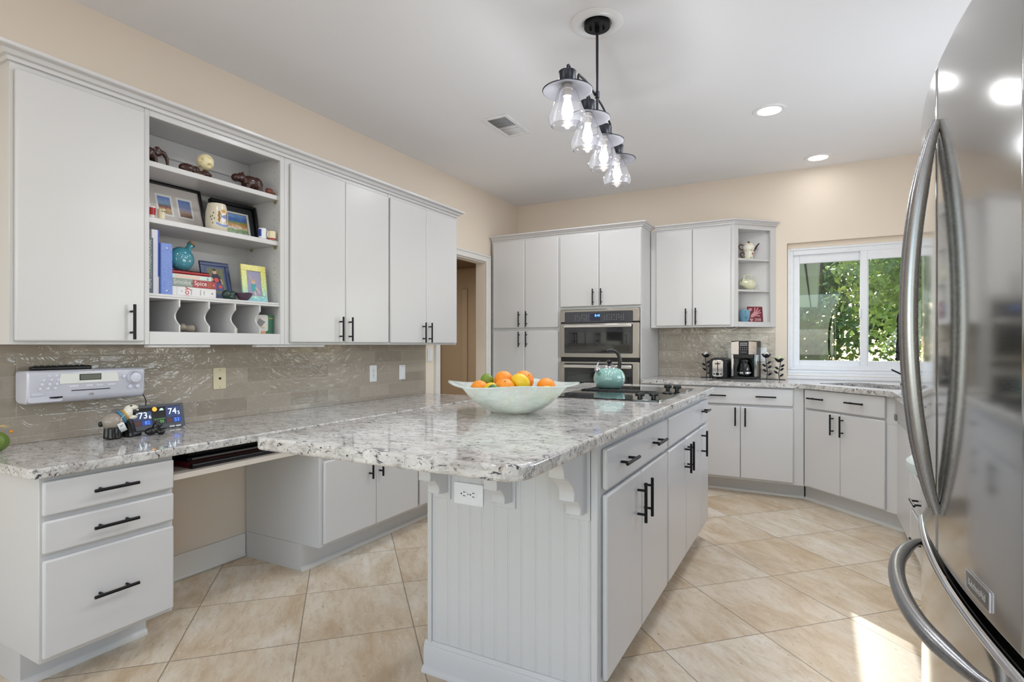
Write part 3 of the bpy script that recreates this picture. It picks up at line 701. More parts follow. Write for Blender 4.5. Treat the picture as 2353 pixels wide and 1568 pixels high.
b = B(); b.cyl((fx, fy, 1.17), (hx, hy, 1.17), 0.005, 10); b.lathe([(0.017, -0.006), (0.021, -0.006), (0.021, 0.006), (0.017, 0.006), (0.017, -0.006)], (hx, hy, 1.17), 20); obj('dock_arm', b, M['black'], t)
obj('lever', B().cyl((fx-0.017, fy, ZK+0.075), (fx-0.085, fy-0.02, ZK+0.112), 0.006, 12), M['black'], t)

# ------------------------------------------------------------------ island
IX0, IX1, IY0, IY1, ZI = -1.438, -0.561, 1.072, 3.733, 0.954
slab('granite_countertop', round_poly([(IX0, IY0), (IX1, IY0), (IX1, IY1), (IX0, IY1)], [0.04, 0.075, 0.025, 0.025]), ZI-0.038, ZI, 'big speckled granite island top with the fruit bowl and cooktop', bev=0.008)
XI = -0.611; PY = 1.706; BX0 = -1.281; IE = 3.70
t = thing('kitchen_island', 'white kitchen island base with beadboard end and black bar pulls', 'island', (XI, PY, 0), PI/2)
Li = IE-PY; Di = XI-BX0; zt = ZI-0.0385
obj('body', B().box(0.012, Li, 0, Di-0.001, 0.115, zt), M['white'], t, world=False, bevel=0.001, seg=1)
tk = obj('toe_kick', B().box(0.012, Li-0.02, 0.075, Di-0.02, 0, 0.1145), M['white'], t, world=False)
# local: x = world y - PY, y = XI - world x
beads = [-1.247, -1.193, -1.143, -1.094, -1.045, -0.993, -0.940, -0.888, -0.833, -0.781, -0.725, -0.673, -0.640]
prof = [(XI-BX0, 0.0)]
ys = sorted([XI-x for x in beads])
pr = [(0.0, 0.0)]
for yv in ys: pr += [(yv-0.006, 0.0), (yv-0.004, 0.0014), (yv-0.002, 0.0003), (yv, -0.0004), (yv+0.002, 0.0003), (yv+0.004, 0.0014), (yv+0.006, 0.0)]
pr += [(Di, 0.0), (Di, 0.0118), (0.0, 0.0118)]
obj('beadboard_panel', B().prism([(p[1], p[0]) for p in pr], 'z', 0.0, zt), M['white'], t, world=False, sharp=20)
b = B(); b.box(-0.008, -0.0005, 0.0, 0.022, 0.1, zt); b.box(-0.008, -0.0005, Di-0.018, Di, 0.1, zt); obj('corner_stile', b, M['white'], t, world=False, bevel=0.0015, seg=1)
bp_ = [(-0.0002, 0.0), (-0.030, 0.0), (-0.030, 0.006), (-0.024, 0.018), (-0.015, 0.024), (-0.015, 0.088), (-0.011, 0.096), (-0.012, 0.100), (-0.004, 0.112), (-0.0002, 0.112)]
b = B(); b.prism([(p[0], p[1]) for p in bp_], 'y', -0.012, Di+0.012); obj('base_molding', b, M['white'], t, world=False, sharp=30)
def corbel(yc, w):
    # side outline: (distance from the panel, z)
    zt_ = zt-0.0005; o_ = [(0.0, zt_), (0.235, zt_), (0.235, zt_-0.030)]
    o_ += [(0.228-0.045*math.sin(PI/2*i/6), zt_-0.035-0.055*(1-math.cos(PI/2*i/6))) for i in range(7)]
    o_ += [(0.165, zt_-0.094)]
    o_ += [(0.158-0.050*(i/6)-0.022*math.sin(PI*i/6), zt_-0.100-0.075*i/6) for i in range(7)]
    o_ += [(0.080, zt_-0.180)]
    o_ += [(0.076-0.02*(i/5)-0.012*math.sin(PI*i/5), zt_-0.186-0.045*i/5) for i in range(6)]
    o_ += [(0.022, zt_-0.236), (0.0, zt_-0.236)]
    b = B(); b.prism([(-p[0]-0.0085, p[1]) for p in o_], 'y', yc-w/2, yc+w/2)
    c = obj('corbel', b, M['white'], t, world=False, sharp=35, bevel=0.002, seg=1)
    obj('corbel_plate', B().box(-0.0083, -0.0004, yc-w/2-0.011, yc+w/2+0.011, zt-0.262, zt), M['white'], c, world=False, bevel=0.001, seg=1)
for xc in (-0.672, -0.945, -1.214): corbel(XI-xc, 0.052)
fy0 = 1.735-PY; f1 = 2.5735-PY; g0 = 2.5985-PY; g1 = 3.4055-PY; h0 = 3.4085-PY; h1 = 3.665-PY
def ifront(kind, x0, x1, z0, z1, pulls=()): return front(t, kind, x0, x1, z0, z1, pulls)
ifront('drawer', fy0, f1, 0.749, 0.884, [(1.925-PY, 0.817, 'h', V), (2.355-PY, 0.817, 'h', V)])
ifront('door', fy0, 2.146-PY, 0.130, 0.734, [(2.085-PY, 0.628, 'v', V)]); ifront('door', 2.149-PY, f1, 0.130, 0.734, [(2.178-PY, 0.628, 'v', V)])
ifront('drawer', g0, g1, 0.749, 0.884)
ifront('door', g0, 2.988-PY, 0.130, 0.734, [(2.953-PY, 0.64, 'v', V)]); ifront('door', 2.991-PY, g1, 0.130, 0.734, [(3.024-PY, 0.64, 'v', V)])
ifront('drawer', h0, h1, 0.749, 0.884, [(3.475-PY, 0.829, 'h', V)])
ifront('door', h0, h1, 0.130, 0.734, [(3.428-PY, 0.642, 'v', V)])
# outlets and plates
def plate(label, axis, c, w, h, kind, mat=None, horizontal=False, name='wall_outlet', cat='outlet'):
    """axis 'x': on the left wall facing +x, 'y': facing -y; c is the centre on the surface"""
    rz = PI/2 if axis == 'x' else 0.0
    t = thing(name, label, cat, c, rz)
    obj('plate', B().prism(rrect(-w/2, w/2, -h/2, h/2, 0.005, 3), 'y', -0.006, -0.0003), mat or M['plastic'], t, world=False, bevel=0.0015, seg=2)
    R = Matrix.Rotation(PI/2, 4, 'Y') if horizontal else Matrix()
    def mk(nm, b, m): b.xf(R); return obj(nm, b, m, t, world=False)
    if kind == 'outlet':
        for s in (-1, 1):
            zc = s*0.0195
            b = B().prism([(0.017*max(-0.86, min(0.86, math.cos(a))), zc+0.0165*math.sin(a)) for a in [2*PI*i/28 for i in range(28)]], 'y', -0.0075, -0.0061); mk('socket', b, mat or M['plastic'])
            b = B(); b.box(-0.008, -0.0055, -0.0081, -0.0076, zc-0.001, zc+0.009); b.box(0.0055, 0.008, -0.0081, -0.0076, zc-0.001, zc+0.008); b.cyl((0, -0.0076, zc-0.0085), (0, -0.0081, zc-0.0085), 0.0028, 10); mk('slots', b, M['slot'])
    elif kind == 'switch':
        b = B().box(-0.0165, 0.0165, -0.0085, -0.0061, -0.033, 0.033); mk('rocker', b, mat or M['plastic'])
    elif kind == 'phone':
        b = B().box(-0.006, 0.006, -0.008, -0.0061, -0.006, 0.006); mk('jack', b, M['slot'])
    b = B()
    for s in ((-1, 1) if kind != 'outlet' else (0,)): b.cyl((0, -0.0061, s*0.047), (0, -0.0073, s*0.047), 0.003, 10)
    mk('screws', b, memo(150, 146, 138, 0.4)); return t
sx = XW+0.0102
plate('cream phone jack plate on tile above the desk', 'x', (sx, 1.951, 1.035), 0.074, 0.117, 'phone', M['cream'], name='phone_jack', cat='jack')
plate('white double outlet on the tile left of the doorway', 'x', (sx, 3.171, 1.008), 0.074, 0.122, 'outlet')
plate('white rocker switch at the right end of the desk tile', 'x', (sx, 3.504, 1.003), 0.070, 0.114, 'switch', name='light_switch', cat='switch')
plate('white rocker switch on the painted wall next to the door casing', 'x', (XW+0.0003, 3.884, 1.135), 0.070, 0.114, 'switch', name='light_switch', cat='switch')
plate('white outlet at the right end of the wall radio, black plug in it', 'x', (sx, 1.515, 1.048), 0.074, 0.112, 'outlet')
sy = YB-0.0102
plate('white outlet on the tile left of the coffee maker', 'y', (-0.668, sy, 1.135), 0.078, 0.125, 'outlet')
plate('white switch plate on the tile right of the coffee maker', 'y', (-0.424, sy, 1.135), 0.080, 0.125, 'switch', name='light_switch', cat='switch')
plate('white sideways outlet on the beadboard end of the island', 'y', (-1.100, PY-0.001, 0.682), 0.124, 0.078, 'outlet', horizontal=True)

# ------------------------------------------------------------------ ceiling things
def can(x, y, label, pw=4.0):
    t = thing('recessed_light', label, 'light', (x, y, ZC))
    obj('trim_ring', B().lathe([(0.072, -0.0005), (0.072, -0.006), (0.080, -0.009), (0.098, -0.007), (0.104, -0.0005)], (x, y, ZC), 40), M['plastic'], t)
    obj('lens', B().lathe([(0, -0.004), (0.070, -0.004), (0.071, -0.0005), (0, -0.0005)], (x, y, ZC), 32), pm('lit_lens', S(255, 252, 246), 0.5, emit=S(255, 250, 240), es=7.0), t)
    l = light('can_and_fill_light', 'AREA', (x, y, ZC-0.014), pw, (0.95, 0.97, 1.0), 0.13, None, (0, 0, -1))
can(-0.266, 4.02, 'round recessed ceiling light nearer the pendant'); can(0.018, 5.218, 'round recessed ceiling light above the window', 0.45)
for (x, y) in ((-1.45, 1.1), (-0.5, 0.4), (-1.5, 2.6), (-1.8, -0.9), (0.1, 1.5), (-1.3, 4.1), (-0.2, 2.6), (0.0, 3.3), (-1.9, 4.3)): light('can_and_fill_light', 'AREA', (x, y, ZC-0.014), 3.7, (0.95, 0.97, 1.0), 0.13, None, (0, 0, -1))  # extra fill lamps without fixtures, added to brighten floor, cabinets and ceiling
# vent
t = thing('ceiling_vent', 'white rectangular air vent in the ceiling', 'vent', (-1.9, 3.435, ZC))
vx0, vx1, vy0, vy1 = -2.0, -1.802, 3.25, 3.62; z = ZC-0.0004
b = B(); b.box(vx0, vx0+0.028, vy0, vy1, z-0.008, z); b.box(vx1-0.028, vx1, vy0, vy1, z-0.008, z); b.box(vx0+0.028, vx1-0.028, vy0, vy0+0.028, z-0.008, z); b.box(vx0+0.028, vx1-0.028, vy1-0.028, vy1, z-0.008, z)
obj('frame', b, M['plastic'], t, bevel=0.003)
obj('duct', B().box(vx0+0.028, vx1-0.028, vy0+0.028, vy1-0.028, z-0.0008, z), memo(95, 95, 95, 0.8), t)
def louvers(n, ya, yb_, tilt):
    b = B()
    for i in range(n):
        yy = ya+(yb_-ya)*(i+0.5)/n; w = 0.0075
        b.add([(vx0+0.029, yy-w*math.cos(tilt), z-0.004-w*math.sin(tilt)*0.45), (vx1-0.029, yy-w*math.cos(tilt), z-0.004-w*math.sin(tilt)*0.45), (vx1-0.029, yy+w*math.cos(tilt), z-0.004+w*math.sin(tilt)*0.45), (vx0+0.029, yy+w*math.cos(tilt), z-0.004+w*math.sin(tilt)*0.45)], [(0, 1, 2, 3)])
    o = obj('louvers', b, M['plastic'], t); md = o.modifiers.new('s', 'SOLIDIFY'); md.thickness = 0.001; o['kind'] = 'stuff'
louvers(13, vy0+0.03, 3.432, 1.1); louvers(13, 3.438, vy1-0.03, 0.25)
# pendant
px, py = -0.914, 2.538
t = thing('pendant_light', 'black linear pendant lamp with four clear glass shades over the island', 'pendant lamp', (px, py, ZC))
b = B().lathe([(0.068, 0.0), (0.068, -0.006), (0.085, -0.016), (0.112, -0.016), (0.125, -0.006), (0.125, 0.0)], (px, py, ZC-0.0003), 56)
o = obj('ceiling_ring', b, M['plastic'], t)
obj('canopy', B().lathe([(0.062, 0.0), (0.062, -0.022), (0.060, -0.026), (0.0, -0.026)], (px, py, ZC-0.0006), 40), M['black'], t, bevel=0.001)
b = B()
for s in (-1, 1): b.cyl((px+s*0.032*0.9, py+s*0.01, ZC-0.027), (px+s*0.032*0.9, py+s*0.01, ZC-0.040), 0.005, 12)
b.cyl((px, py, ZC-0.0266), (px, py, ZC-0.05), 0.011, 16)
obj('canopy_screws', b, M['black'], t)
obj('rod', B().cyl((px, py, 2.335), (px, py, ZC-0.05), 0.0065, 14), M['blackm'], t)
hub = B(); hub.cyl((px, py, 2.395), (px, py, 2.425), 0.011, 16); obj('hub', hub, M['blackm'], t)
ax = Vector((-0.094, 0.9955, 0))
def LP(s, z_): return (px-0.012+ax.x*s, 2.556+ax.y*s, z_)
c0 = Vector((px-0.012, 2.556, 0))
for s in (-1, 1):
    b = B(); h_ = []
    for i in range(9): h_.append(LP(s*(0.0+0.27*i/8), 2.41-0.02*i/8+0.012*math.sin(PI*i/8)))
    h_ += [LP(s*0.295, 2.386), LP(s*0.305, 2.372), LP(s*0.305, 2.345)]
    b.tube(h_, 0.0055, 10); obj('arm', b, M['blackm'], t)
    b = B(); b.tube([LP(s*0.1525-0.0, 2.345), LP(s*0.4575, 2.345)], 0.005, 10); obj('crossbar', b, M['blackm'], t)
bulbs = []
shade_no = 0
for k_ in (-1.5, -0.5, 0.5, 1.5):
    s = k_*0.305; x, y, _ = LP(s, 0); zd = 2.262
    b = B(); b.tube([(x, y, 2.325)]+[LP(s-math.copysign(0.02, s)*(1-math.cos(PI*i/8)), 2.34+0.02*math.sin(PI*i/8)) for i in range(9)], 0.005, 10); obj('hook', b, M['blackm'], t)
    obj('cap', B().lathe([(0.036, 0.012), (0.034, 0.020), (0.034, 0.055), (0.036, 0.062), (0.033, 0.065), (0.0, 0.065)], (x, y, zd), 28), M['blackm'], t)
    d = obj('disc_shade', B().lathe([(0.101, -0.014), (0.102, -0.012), (0.062, 0.004), (0.036, 0.0125), (0.034, 0.010), (0.06, 0.001), (0.099, -0.0145), (0.101, -0.014)], (x, y, zd), 48), M['blackm'], t, sharp=50)
    obj('reflector', B().lathe([(0.0985, -0.0152), (0.060, 0.0000), (0.034, 0.0092), (0.0, 0.0092)], (x, y, zd), 48), pm('reflector_grey', S(104, 102, 106), 0.5), d)
    gp = [(0.030, 0.0), (0.036, -0.010), (0.044, -0.030), (0.062, -0.080), (0.0745, -0.112), (0.0775, -0.122), (0.077, -0.130), (0.070, -0.148), (0.067, -0.153), (0.0655, -0.153), (0.0685, -0.147), (0.0755, -0.130), (0.0758, -0.122), (0.073, -0.112), (0.0605, -0.080), (0.0425, -0.030), (0.0345, -0.010), (0.0285, 0.0)]
    obj('glass_shade', B().lathe([(r_, z_) for r_, z_ in gp], (x, y, zd-0.001), 48), M['shadeglass'], t)
    obj('socket', B().lathe([(0.0, -0.036), (0.017, -0.036), (0.017, -0.010), (0.021, -0.008), (0.021, 0.008), (0, 0.008)], (x, y, zd), 24), memo(235, 230, 220), t)
    obj('bulb', B().lathe([(0.0, -0.128), (0.011, -0.125), (0.020, -0.112), (0.0235, -0.096), (0.0215, -0.082), (0.0155, -0.060), (0.013, -0.046), (0.012, -0.037), (0, -0.037)], (x, y, zd), 24), pm('lit_bulb', S(255, 250, 245), 0.4, emit=S(255, 248, 240), es=5.0), t)
    light('pendant_bulb_lamp', 'POINT', (x, y, zd-0.16), 2.8, (0.90, 0.95, 1.0), 0.03)

# ------------------------------------------------------------------ fridge
t = thing('refrigerator', 'large stainless steel french door refrigerator with bowed handles', 'refrigerator', (0.70, 1.48, 0))
FY0, FY1, FXE, BUL = 1.018, 1.897, 0.256, 0.030
ym = (FY0+FY1)/2
def fxf(y): return FXE-BUL*(1-((y-ym)/((FY1-FY0)/2))**2)
def bowed(y0, y1, z0, z1, xb_, n=14, rnd=0.012):
    ys_ = [y0+(y1-y0)*i/n for i in range(n+1)]
    poly = [(fxf(y)+ (0.006 if y in (ys_[0], ys_[-1]) else 0), y) for y in ys_]
    poly = [(xb_, y0)]+[(fxf(y0)+0.012, y0)]+[(fxf(y0+0.008), y0+0.008)]+[(fxf(y), y) for y in ys_[1:-1]]+[(fxf(y1-0.008), y1-0.008)]+[(fxf(y1)+0.012, y1), (xb_, y1)]
    return B().prism(poly, 'z', z0, z1)
obj('cabinet_body', B().box(0.312, 1.02, FY0+0.012, FY1-0.012, 0.03, 1.78), pm('fridge_side', S(120, 120, 122), 0.4, 0.5), t)
seam = 1.476
d1 = obj('door', bowed(seam+0.0025, FY1, 0.778, 1.815, 0.310), M['steel'], t, bevel=0.006, seg=3, sharp=30)
d2 = obj('door', bowed(FY0, seam-0.0025, 0.778, 1.815, 0.310), M['steel'], t, bevel=0.006, seg=3, sharp=30)
fz = obj('freezer_drawer', bowed(FY0, FY1, 0.10, 0.752, 0.310), M['steel'], t, bevel=0.010, seg=3, sharp=30)
b = B(); n = 24; ys_ = [FY0+0.004+(FY1-FY0-0.008)*i/n for i in range(n+1)]
b.tube([(fxf(y)+0.004, y, 0.744) for y in ys_], 0.0105, 10); obj('lip_trim', b, M['chrome'], fz)
obj('base_grille', B().box(0.33, 0.9, FY0+0.02, FY1-0.02, 0.0, 0.095), M['bplastic'], t)
b = B()
for yy in (FY0+0.07, FY1-0.07): b.box(0.30, 0.40, yy-0.04, yy+0.04, 1.8155, 1.835)
obj('hinge_cover', b, M['bplastic'], t, bevel=0.004)
def dhandle(parent, yy):
    pts = []; zb_, zt_ = 0.868, 1.688; n = 28
    for i in range(n+1):
        u_ = i/n; zz = zb_+(zt_-zb_)*u_; off = 0.047*(1-(2*u_-1)**2)**0.9
        pts.append((fxf(yy)-off-0.003, yy, zz))
    rs = [0.008+0.0065*min(1, 6*min(i/n, 1-i/n)) for i in range(n+1)]
    return obj('handle', B().tube(pts, rs, 14, sq=(0.72, 1.0)), M['steelh'], parent)
dhandle(d2, seam-0.028); dhandle(d1, seam+0.028)
b = B(); pts = []; n = 32
for i in range(n+1):
    u_ = i/n; yy = 1.105+(1.852-1.105)*u_; off = 0.062*(1-(2*u_-1)**4)**0.75*(0.55+0.45*math.sin(PI*u_))
    pts.append((fxf(yy)-off-0.003, yy, 0.690))
obj('handle', B().tube(pts, [0.009+0.008*min(1, 7*min(i/n, 1-i/n)) for i in range(n+1)], 14), M['steelh'], fz)
yb_ = 1.185
def bow_strip(ya, yb2, z0, z1, o0, o1, n=10):
    ys2 = [ya+(yb2-ya)*i/n for i in range(n+1)]
    return B().prism([(fxf(y)-o1, y) for y in ys2]+[(fxf(y)-o0, y) for y in ys2[::-1]], 'z', z0, z1)
np_ = obj('name_plate', bow_strip(yb_-0.052, yb_+0.052, 0.800, 0.828, 0.0003, 0.0022), pm('plate_grey', S(120, 118, 114), 0.35, 0.8), d2)
b = B()
for args in ((yb_-0.053, yb_+0.053, 0.8282, 0.8300), (yb_-0.053, yb_+0.053, 0.7982, 0.7998), (yb_-0.0545, yb_-0.0522, 0.800, 0.828), (yb_+0.0522, yb_+0.0545, 0.800, 0.828)):
    q_ = bow_strip(*args, 0.0003, 0.0032, 6); me_ = bpy.data.meshes.new('tmp'); q_.bm.to_mesh(me_); q_.bm.free(); b.bm.from_mesh(me_); bpy.data.meshes.remove(me_)
obj('name_plate_rim', b, M['chrome'], d2)
sl_ = (fxf(yb_+0.01)-fxf(yb_-0.01))/0.02
tx = Vector((-sl_, -1, 0)).normalized(); tz = Vector((0, 0, 1)); tn = tx.cross(tz)
mt_ = Matrix(((tx.x, tz.x, tn.x, fxf(yb_)-0.0030), (tx.y, tz.y, tn.y, yb_), (tx.z, tz.z, tn.z, 0.8135), (0, 0, 0, 1)))
obj('name_lettering', B().text('KitchenAid', 0.0175, mt_, 0.0004), pm('letter_silver', S(206, 206, 206), 0.3, 0.6), d2)
# trash can between the drawers and the fridge
t = thing('trash_can', 'pale round bin with a grey green lid behind the fridge edge', 'bin', (0.474, 2.22, 0))
bc = (0.474, 2.22, 0)
obj('body', B().lathe([(0, 0.0005), (0.145, 0.0005), (0.15, 0.01), (0.168, 0.80), (0.165, 0.812), (0, 0.812)], bc, 40), M['plastic'], t)
obj('lid', B().lathe([(0.172, 0.8125), (0.212, 0.8125), (0.214, 0.822), (0.214, 0.842), (0.205, 0.850), (0.185, 0.8515), (0.182, 0.848), (0.178, 0.8515), (0.10, 0.858), (0, 0.86)], bc, 56), pm('lid_grey', S(196, 206, 204), 0.35), t)

# ------------------------------------------------------------------ cooktop
t = thing('cooktop', 'black glass cooktop with center vent grille and four knobs', 'cooktop', (-0.92, 3.04, ZI))
cx0, cx1, cy0, cy1 = -1.195, -0.640, 2.610, 3.460; zc = ZI+0.0005
obj('glass_top', B().prism(round_poly([(cx0, cy0), (cx1, cy0), (cx1, cy1), (cx0, cy1)], 0.008, 3), 'z', zc, zc+0.007), M['glossblack'], t, bevel=0.0015)
g = obj('vent_grille', B().box(cx0+0.012, -0.735, 3.000, 3.072, zc+0.0073, zc+0.009), M['bplastic'], t, bevel=0.001)
b = B()
for i in range(42):
    x = cx0+0.020+i*0.0103; b.box(x, x+0.0045, 3.004, 3.068, zc+0.0092, zc+0.0135)
o = obj('vent_bars', b, memo(34, 34, 36, 0.45), g); o['kind'] = 'stuff'
obj('vent_knob', B().lathe([(0, 0), (0.030, 0), (0.030, 0.004), (0.026, 0.006), (0, 0.006)], (-0.695, 3.036, zc+0.0073), 28), M['bplastic'], t)
b = B()
for x, y, r in ((-1.06, 2.78, 0.085), (-1.06, 3.27, 0.095), (-0.86, 2.79, 0.06)):
    b.lathe([(r, 0), (r+0.0022, 0), (r+0.0022, 0.00015), (r, 0.00015), (r, 0)], (x, y, zc+0.0072), 48)
obj('burner_marks', b, memo(60, 60, 62), t)
for x, y in ((-0.750, 2.690), (-0.690, 2.720), (-0.748, 3.270), (-0.690, 3.240)):
    kk = obj('knob', B().lathe([(0, 0), (0.013, 0), (0.012, 0.010), (0.023, 0.0105), (0.0235, 0.021), (0.021, 0.0235), (0, 0.0235)], (x, y, zc+0.0072), 28), M['bplastic'], t)
    obj('knob_grip', B().box(x-0.021, x+0.021, y-0.0035, y+0.0035, zc+0.0308, zc+0.0345), M['bplastic'], kk, bevel=0.001)
# kettle
kx, ky, kz = -1.085, 3.225, zc+0.0076
t = thing('kettle', 'turquoise enamel kettle with black handle on the cooktop', 'kettle', (kx, ky, kz), 0)
teal = pm('turquoise_enamel', S(140, 180, 172), 0.08, coat=0.6)
prof = [(0, 0), (0.060, 0), (0.070, 0.004), (0.084, 0.022), (0.0925, 0.045), (0.0935, 0.062), (0.088, 0.085), (0.076, 0.104), (0.060, 0.117), (0.046, 0.123), (0.044, 0.123), (0, 0.123)]
obj('body', B().lathe(prof, (kx, ky, kz), 56), teal, t)
obj('lid', B().lathe([(0.056, 0.1195), (0.052, 0.125), (0.043, 0.129), (0.03, 0.137), (0.012, 0.141), (0, 0.1415)], (kx, ky, kz), 48), M['chrome'], t)
obj('lid_knob', B().lathe([(0.006, 0.141), (0.008, 0.147), (0.015, 0.151), (0.017, 0.158), (0.013, 0.166), (0, 0.168)], (kx, ky, kz), 24), M['bplastic'], t)
# image right/left directions for spout and handle
R_ = Vector((0.879, 0.476, 0)); Fw = Vector((-0.476, 0.879, 0)); k0 = Vector((kx, ky, kz))
spd = (-R_*0.80-Fw*0.60).normalized()
s0 = k0+spd*0.060+Vector((0, 0, 0.070)); s1 = k0+spd*0.098+Vector((0, 0, 0.112))
obj('spout', B().tube([s0, s0.lerp(s1, 0.5), s1], [0.021, 0.018, 0.0155], 20), teal, t)
s2 = s1+(s1-s0).normalized()*0.016
cap_ = obj('spout_cap', B().tube([s1+(s1-s0).normalized()*0.0005, s1.lerp(s2, 0.5), s2], [0.0175, 0.0185, 0.012], 20), M['chrome'], t)
lv = B(); lv.tube([s2-Vector((0, 0, 0.002)), s2+Vector((0, 0, 0.018))+R_*0.006, s2+Vector((0, 0, 0.034))+R_*0.014], [0.005, 0.004, 0.0035], 10); obj('cap_lever', lv, M['chrome'], t)
obj('lever_tip', B().ball(s2+Vector((0, 0, 0.037))+R_*0.0155, 0.0062, 14, 10), M['bplastic'], t)
hd = (R_*0.72-Fw*0.10); hp = []
for (a_, z_) in ((0.058, 0.118), (0.062, 0.15), (0.061, 0.178), (0.052, 0.203), (0.036, 0.220), (0.015, 0.228), (-0.005, 0.226), (-0.014, 0.222)):
    hp.append(k0+hd.normalized()*a_+Vector((0, 0, z_)))
obj('handle', B().tube(hp, [0.013, 0.0135, 0.0135, 0.013, 0.0115, 0.010, 0.009, 0.007], 16, sq=(1, 0.8)), M['bplastic'], t, sharp=60)

# ------------------------------------------------------------------ fruit bowl
bx, by, bz = -1.045, 1.945, ZI+0.0006
t = thing('glass_bowl', 'wide frosted white glass bowl of citrus on the island', 'bowl', (bx, by, bz))
seg = 96; bprof = [(0.0, 0.001), (0.06, 0.0), (0.085, 0.004), (0.115, 0.016), (0.15, 0.040), (0.18, 0.068), (0.200, 0.093), (0.213, 0.106), (0.232, 0.112), (0.250, 0.1125)]
b = B(); rows = []
e_ang = math.atan2(R_.y, R_.x)
for r_, z_ in bprof:
    ring = []
    for i in range(seg):
        a = 2*PI*i/seg; w = max(0.0, (r_-0.19)/0.06)
        lobe = math.cos(2*(a-e_ang)); rr = r_*(1+0.03*w*lobe) if r_ > 0 else 0
        ring.append((bx+rr*math.cos(a), by+rr*math.sin(a), bz+z_+w*(0.006*math.cos(4*(a-e_ang))+0.004*math.cos(3*a+1))))
    rows.append(ring)
vs = [p for r_ in rows for p in r_]; fs = [(i*seg+j, i*seg+(j+1) % seg, (i+1)*seg+(j+1) % seg, (i+1)*seg+j) for i in range(len(rows)-1) for j in range(seg)]
b.add(vs, fs); bmesh.ops.remove_doubles(b.bm, verts=b.bm.verts[:], dist=1e-5)
o = obj('bowl_shell', b, M['bowl'], t); md = o.modifiers.new('s', 'SOLIDIFY'); md.thickness = 0.004; md.offset = 1
def fruit(kind, c, r, label, mat, axis=(0, 0, 1), long=1.0):
    o = thing(kind, label, kind, c)
    q_ = Vector(axis).to_track_quat('Z', 'Y').to_matrix().to_4x4()
    if kind == 'orange': prof = [(r*math.sin(PI*i/16), -r*math.cos(PI*i/16)*0.97) for i in range(17)]
    else: prof = [(r*math.sin(PI*i/18)**0.95*(0.97 if i in (1, 17) else 1), -r*long*math.cos(PI*i/18)*(1.0 if 2 < i < 16 else 1.02)) for i in range(19)]; prof[-1] = (0, prof[-1][1]+r*0.09); prof[0] = (0, prof[0][1]-r*0.05)
    prof[0] = (0, prof[0][1]); prof[-1] = (0, prof[-1][1])
    obj('peel', B().lathe(prof, c, 28, q_), mat, o, sharp=80)
    tip = Vector(c)+q_ @ Vector((0, 0, prof[-1][1]))
    obj('stem_end', B().ball(tip, (r*0.08, r*0.08, r*0.05), 8, 6), memo(120, 110, 50), o)
def FP(a, d, z): p = Vector((bx, by, 0))+R_*a+Fw*d; return (p.x, p.y, bz+z)
fruit('orange', FP(-0.035, -0.070, 0.098), 0.040, 'orange in front center of the glass bowl', M['orange'], (0.3, -0.5, 0.8))
fruit('orange', FP(-0.040, 0.045, 0.122), 0.040, 'orange behind center, left of the tallest orange', M['orange'], (0.2, 0.3, 1))
fruit('orange', FP(0.040, 0.048, 0.122), 0.041, 'tallest orange at back, right of the yellow lemon', M['orange'], (0.7, -0.3, 0.6))
fruit('orange', FP(0.128, 0.010, 0.098), 0.038, 'orange alone at the right side of the glass bowl', M['orange'], (0.3, 0.3, 1))
fruit('orange', FP(-0.135, -0.015, 0.092), 0.036, 'orange low at the left side of the glass bowl', M['orange'], (-0.3, 0.5, 1))
fruit('lemon', FP(0.026, -0.040, 0.122), 0.031, 'yellow lemon on top between the oranges', M['lemon'], (0.75, 0.3, -0.45), 1.22)
fruit('lemon', FP(-0.085, -0.072, 0.094), 0.028, 'lemon peeking out behind the dark green lime', M['lemon'], (-0.8, 0.3, 0.2), 1.2)
fruit('lemon', FP(0.125, -0.064, 0.080), 0.029, 'lemon low in front of the lone right orange', M['lemon'], (1, 0.2, 0.1), 1.2)
fruit('lime', FP(-0.108, 0.050, 0.120), 0.027, 'yellow green lime on top at the left', M['lime'], (-0.4, 0.2, 1), 1.12)
fruit('lime', FP(-0.078, -0.112, 0.096), 0.022, 'small dark green lime left of the front orange', M['limed'], (0.7, -0.6, 0.2), 1.15)
fruit('orange', FP(0.050, -0.030, 0.050), 0.040, 'orange low in the middle, seen through the glass', M['orange'], (0, 0, 1))
fruit('lime', FP(0.075, -0.080, 0.054), 0.026, 'lime low at the right, seen through the glass', M['lime'], (1, 0, 0.2), 1.15)
fruit('lemon', FP(-0.020, -0.085, 0.050), 0.027, 'lemon low at front, seen through the glass', M['lemon'], (1, 0.3, 0.1), 1.2)

